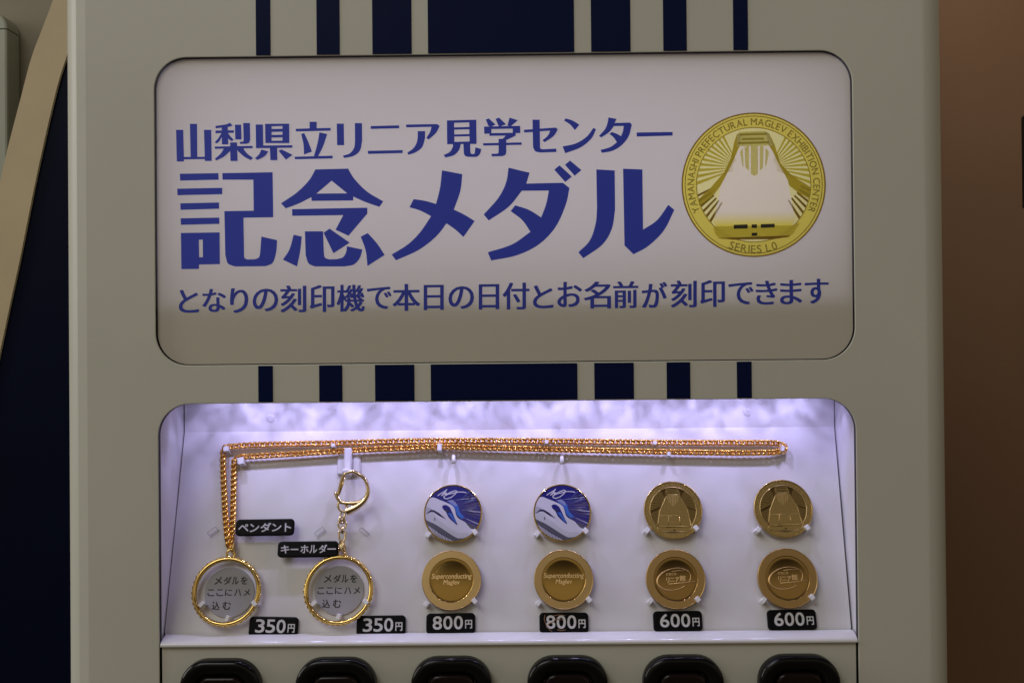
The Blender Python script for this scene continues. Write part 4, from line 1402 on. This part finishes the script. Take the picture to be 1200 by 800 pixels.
poly = ins + [(ins[-1][0], 0.0), (P(200, 400, YB).x, 0.0), (P(200, 400, YB).x, ins[0][1])]
board_mesh(poly, YB, YB + 0.02).build('panel', mat('navy_board', (0.0010, 0.0028, 0.015), 0.4, spec=0.1, var=0.15, vscale=8), bd)
outs = [W2(p, YB - .003) for p in catmull(outer_e, 4)]
outs = [p for p in outs if p[1] > 0.02]
ins2 = [W2(p, YB - .003) for p in catmull(inner_e, 4)]
ins2 = [p for p in ins2 if p[1] > 0.02]
poly = outs + [(outs[-1][0], 0.0), (ins2[-1][0], 0.0)] + list(reversed(ins2))
board_mesh(poly, YB - .003, YB + 0.023).build('border', mat('tan_board', (0.50, 0.40, 0.245), 0.6, var=0.05, vscale=20), bd)

# grey-green locker at the left edge
YL = 0.42
lk = empty('locker', Matrix.Translation((P(-60, 400, YL).x, YL + .15, 0)))
lk['world_parts'] = True
tag(lk, 'grey green cabinet with a rounded top corner at the left edge of the picture', 'cabinet')
LG = mat('grey_green_metal', (0.36, 0.37, 0.29), 0.45, var=0.03, vscale=20)
LX1 = P(8.5, 100, YL).x
LX0 = LX1 - 0.30
zs, zt = P(8, 34, YL).z, P(4, 13, YL).z
rO = 20 * (D + YL) / F
def locker_part(name, outer):
    m = MB()
    n = len(outer)
    cx_, cz_ = sum(p[0] for p in outer) / n, sum(p[1] for p in outer) / n
    sh = lambda p, d: (p[0] - d if p[0] > cx_ else p[0], p[1])
    rows = [[(*[sh(p, 0.0022)[0]], YL, p[1]) for p in outer], [(sh(p, 0.0006)[0], YL + 0.0006, p[1]) for p in outer], [(p[0], YL + 0.0022, p[1]) for p in outer], [(p[0], 0.445, p[1]) for p in outer]]
    m.add([p for r_ in rows for p in r_], [[k * n + i, k * n + (i + 1) % n, (k + 1) * n + (i + 1) % n, (k + 1) * n + i] for k in range(3) for i in range(n)])
    m.flat([[(p[0], p[2]) for p in rows[0]]], lambda p: (p[0], YL, p[1]))
    return m.build(name, LG, lk)
locker_part('body', [(LX0, zs - 0.35), (LX1, zs - 0.35), (LX1, zs - .0005), (LX0, zs - .0005)])
arc_ = [(LX1 - rO * (1 - cos(radians(t))), zt - rO + rO * sin(radians(t))) for t in range(0, 91, 10)]
locker_part('lid', [(LX0, zs + .0005), (LX1, zs + .0005)] + [p for p in arc_ if p[1] > zs + .001] + [(LX0, zt)])

# black fixture on the brown wall at the right edge
q = MB()
a, b_ = P(1206, 184, 0.6), P(1250, 184, 0.6)
q.box((b_.x, 0.6, a.z), (b_.x - a.x) * 2, 0.05, P(1200, 127, 0.6).z - P(1200, 241, 0.6).z, 0, None, 0.006)
tag(q.build('wall_sign', mat('black_fixture', (0.006, 0.006, 0.006), 0.5), None, (b_.x, 0.6, a.z)), 'black upright panel cut off by the right edge, in front of the brown wall', 'panel')
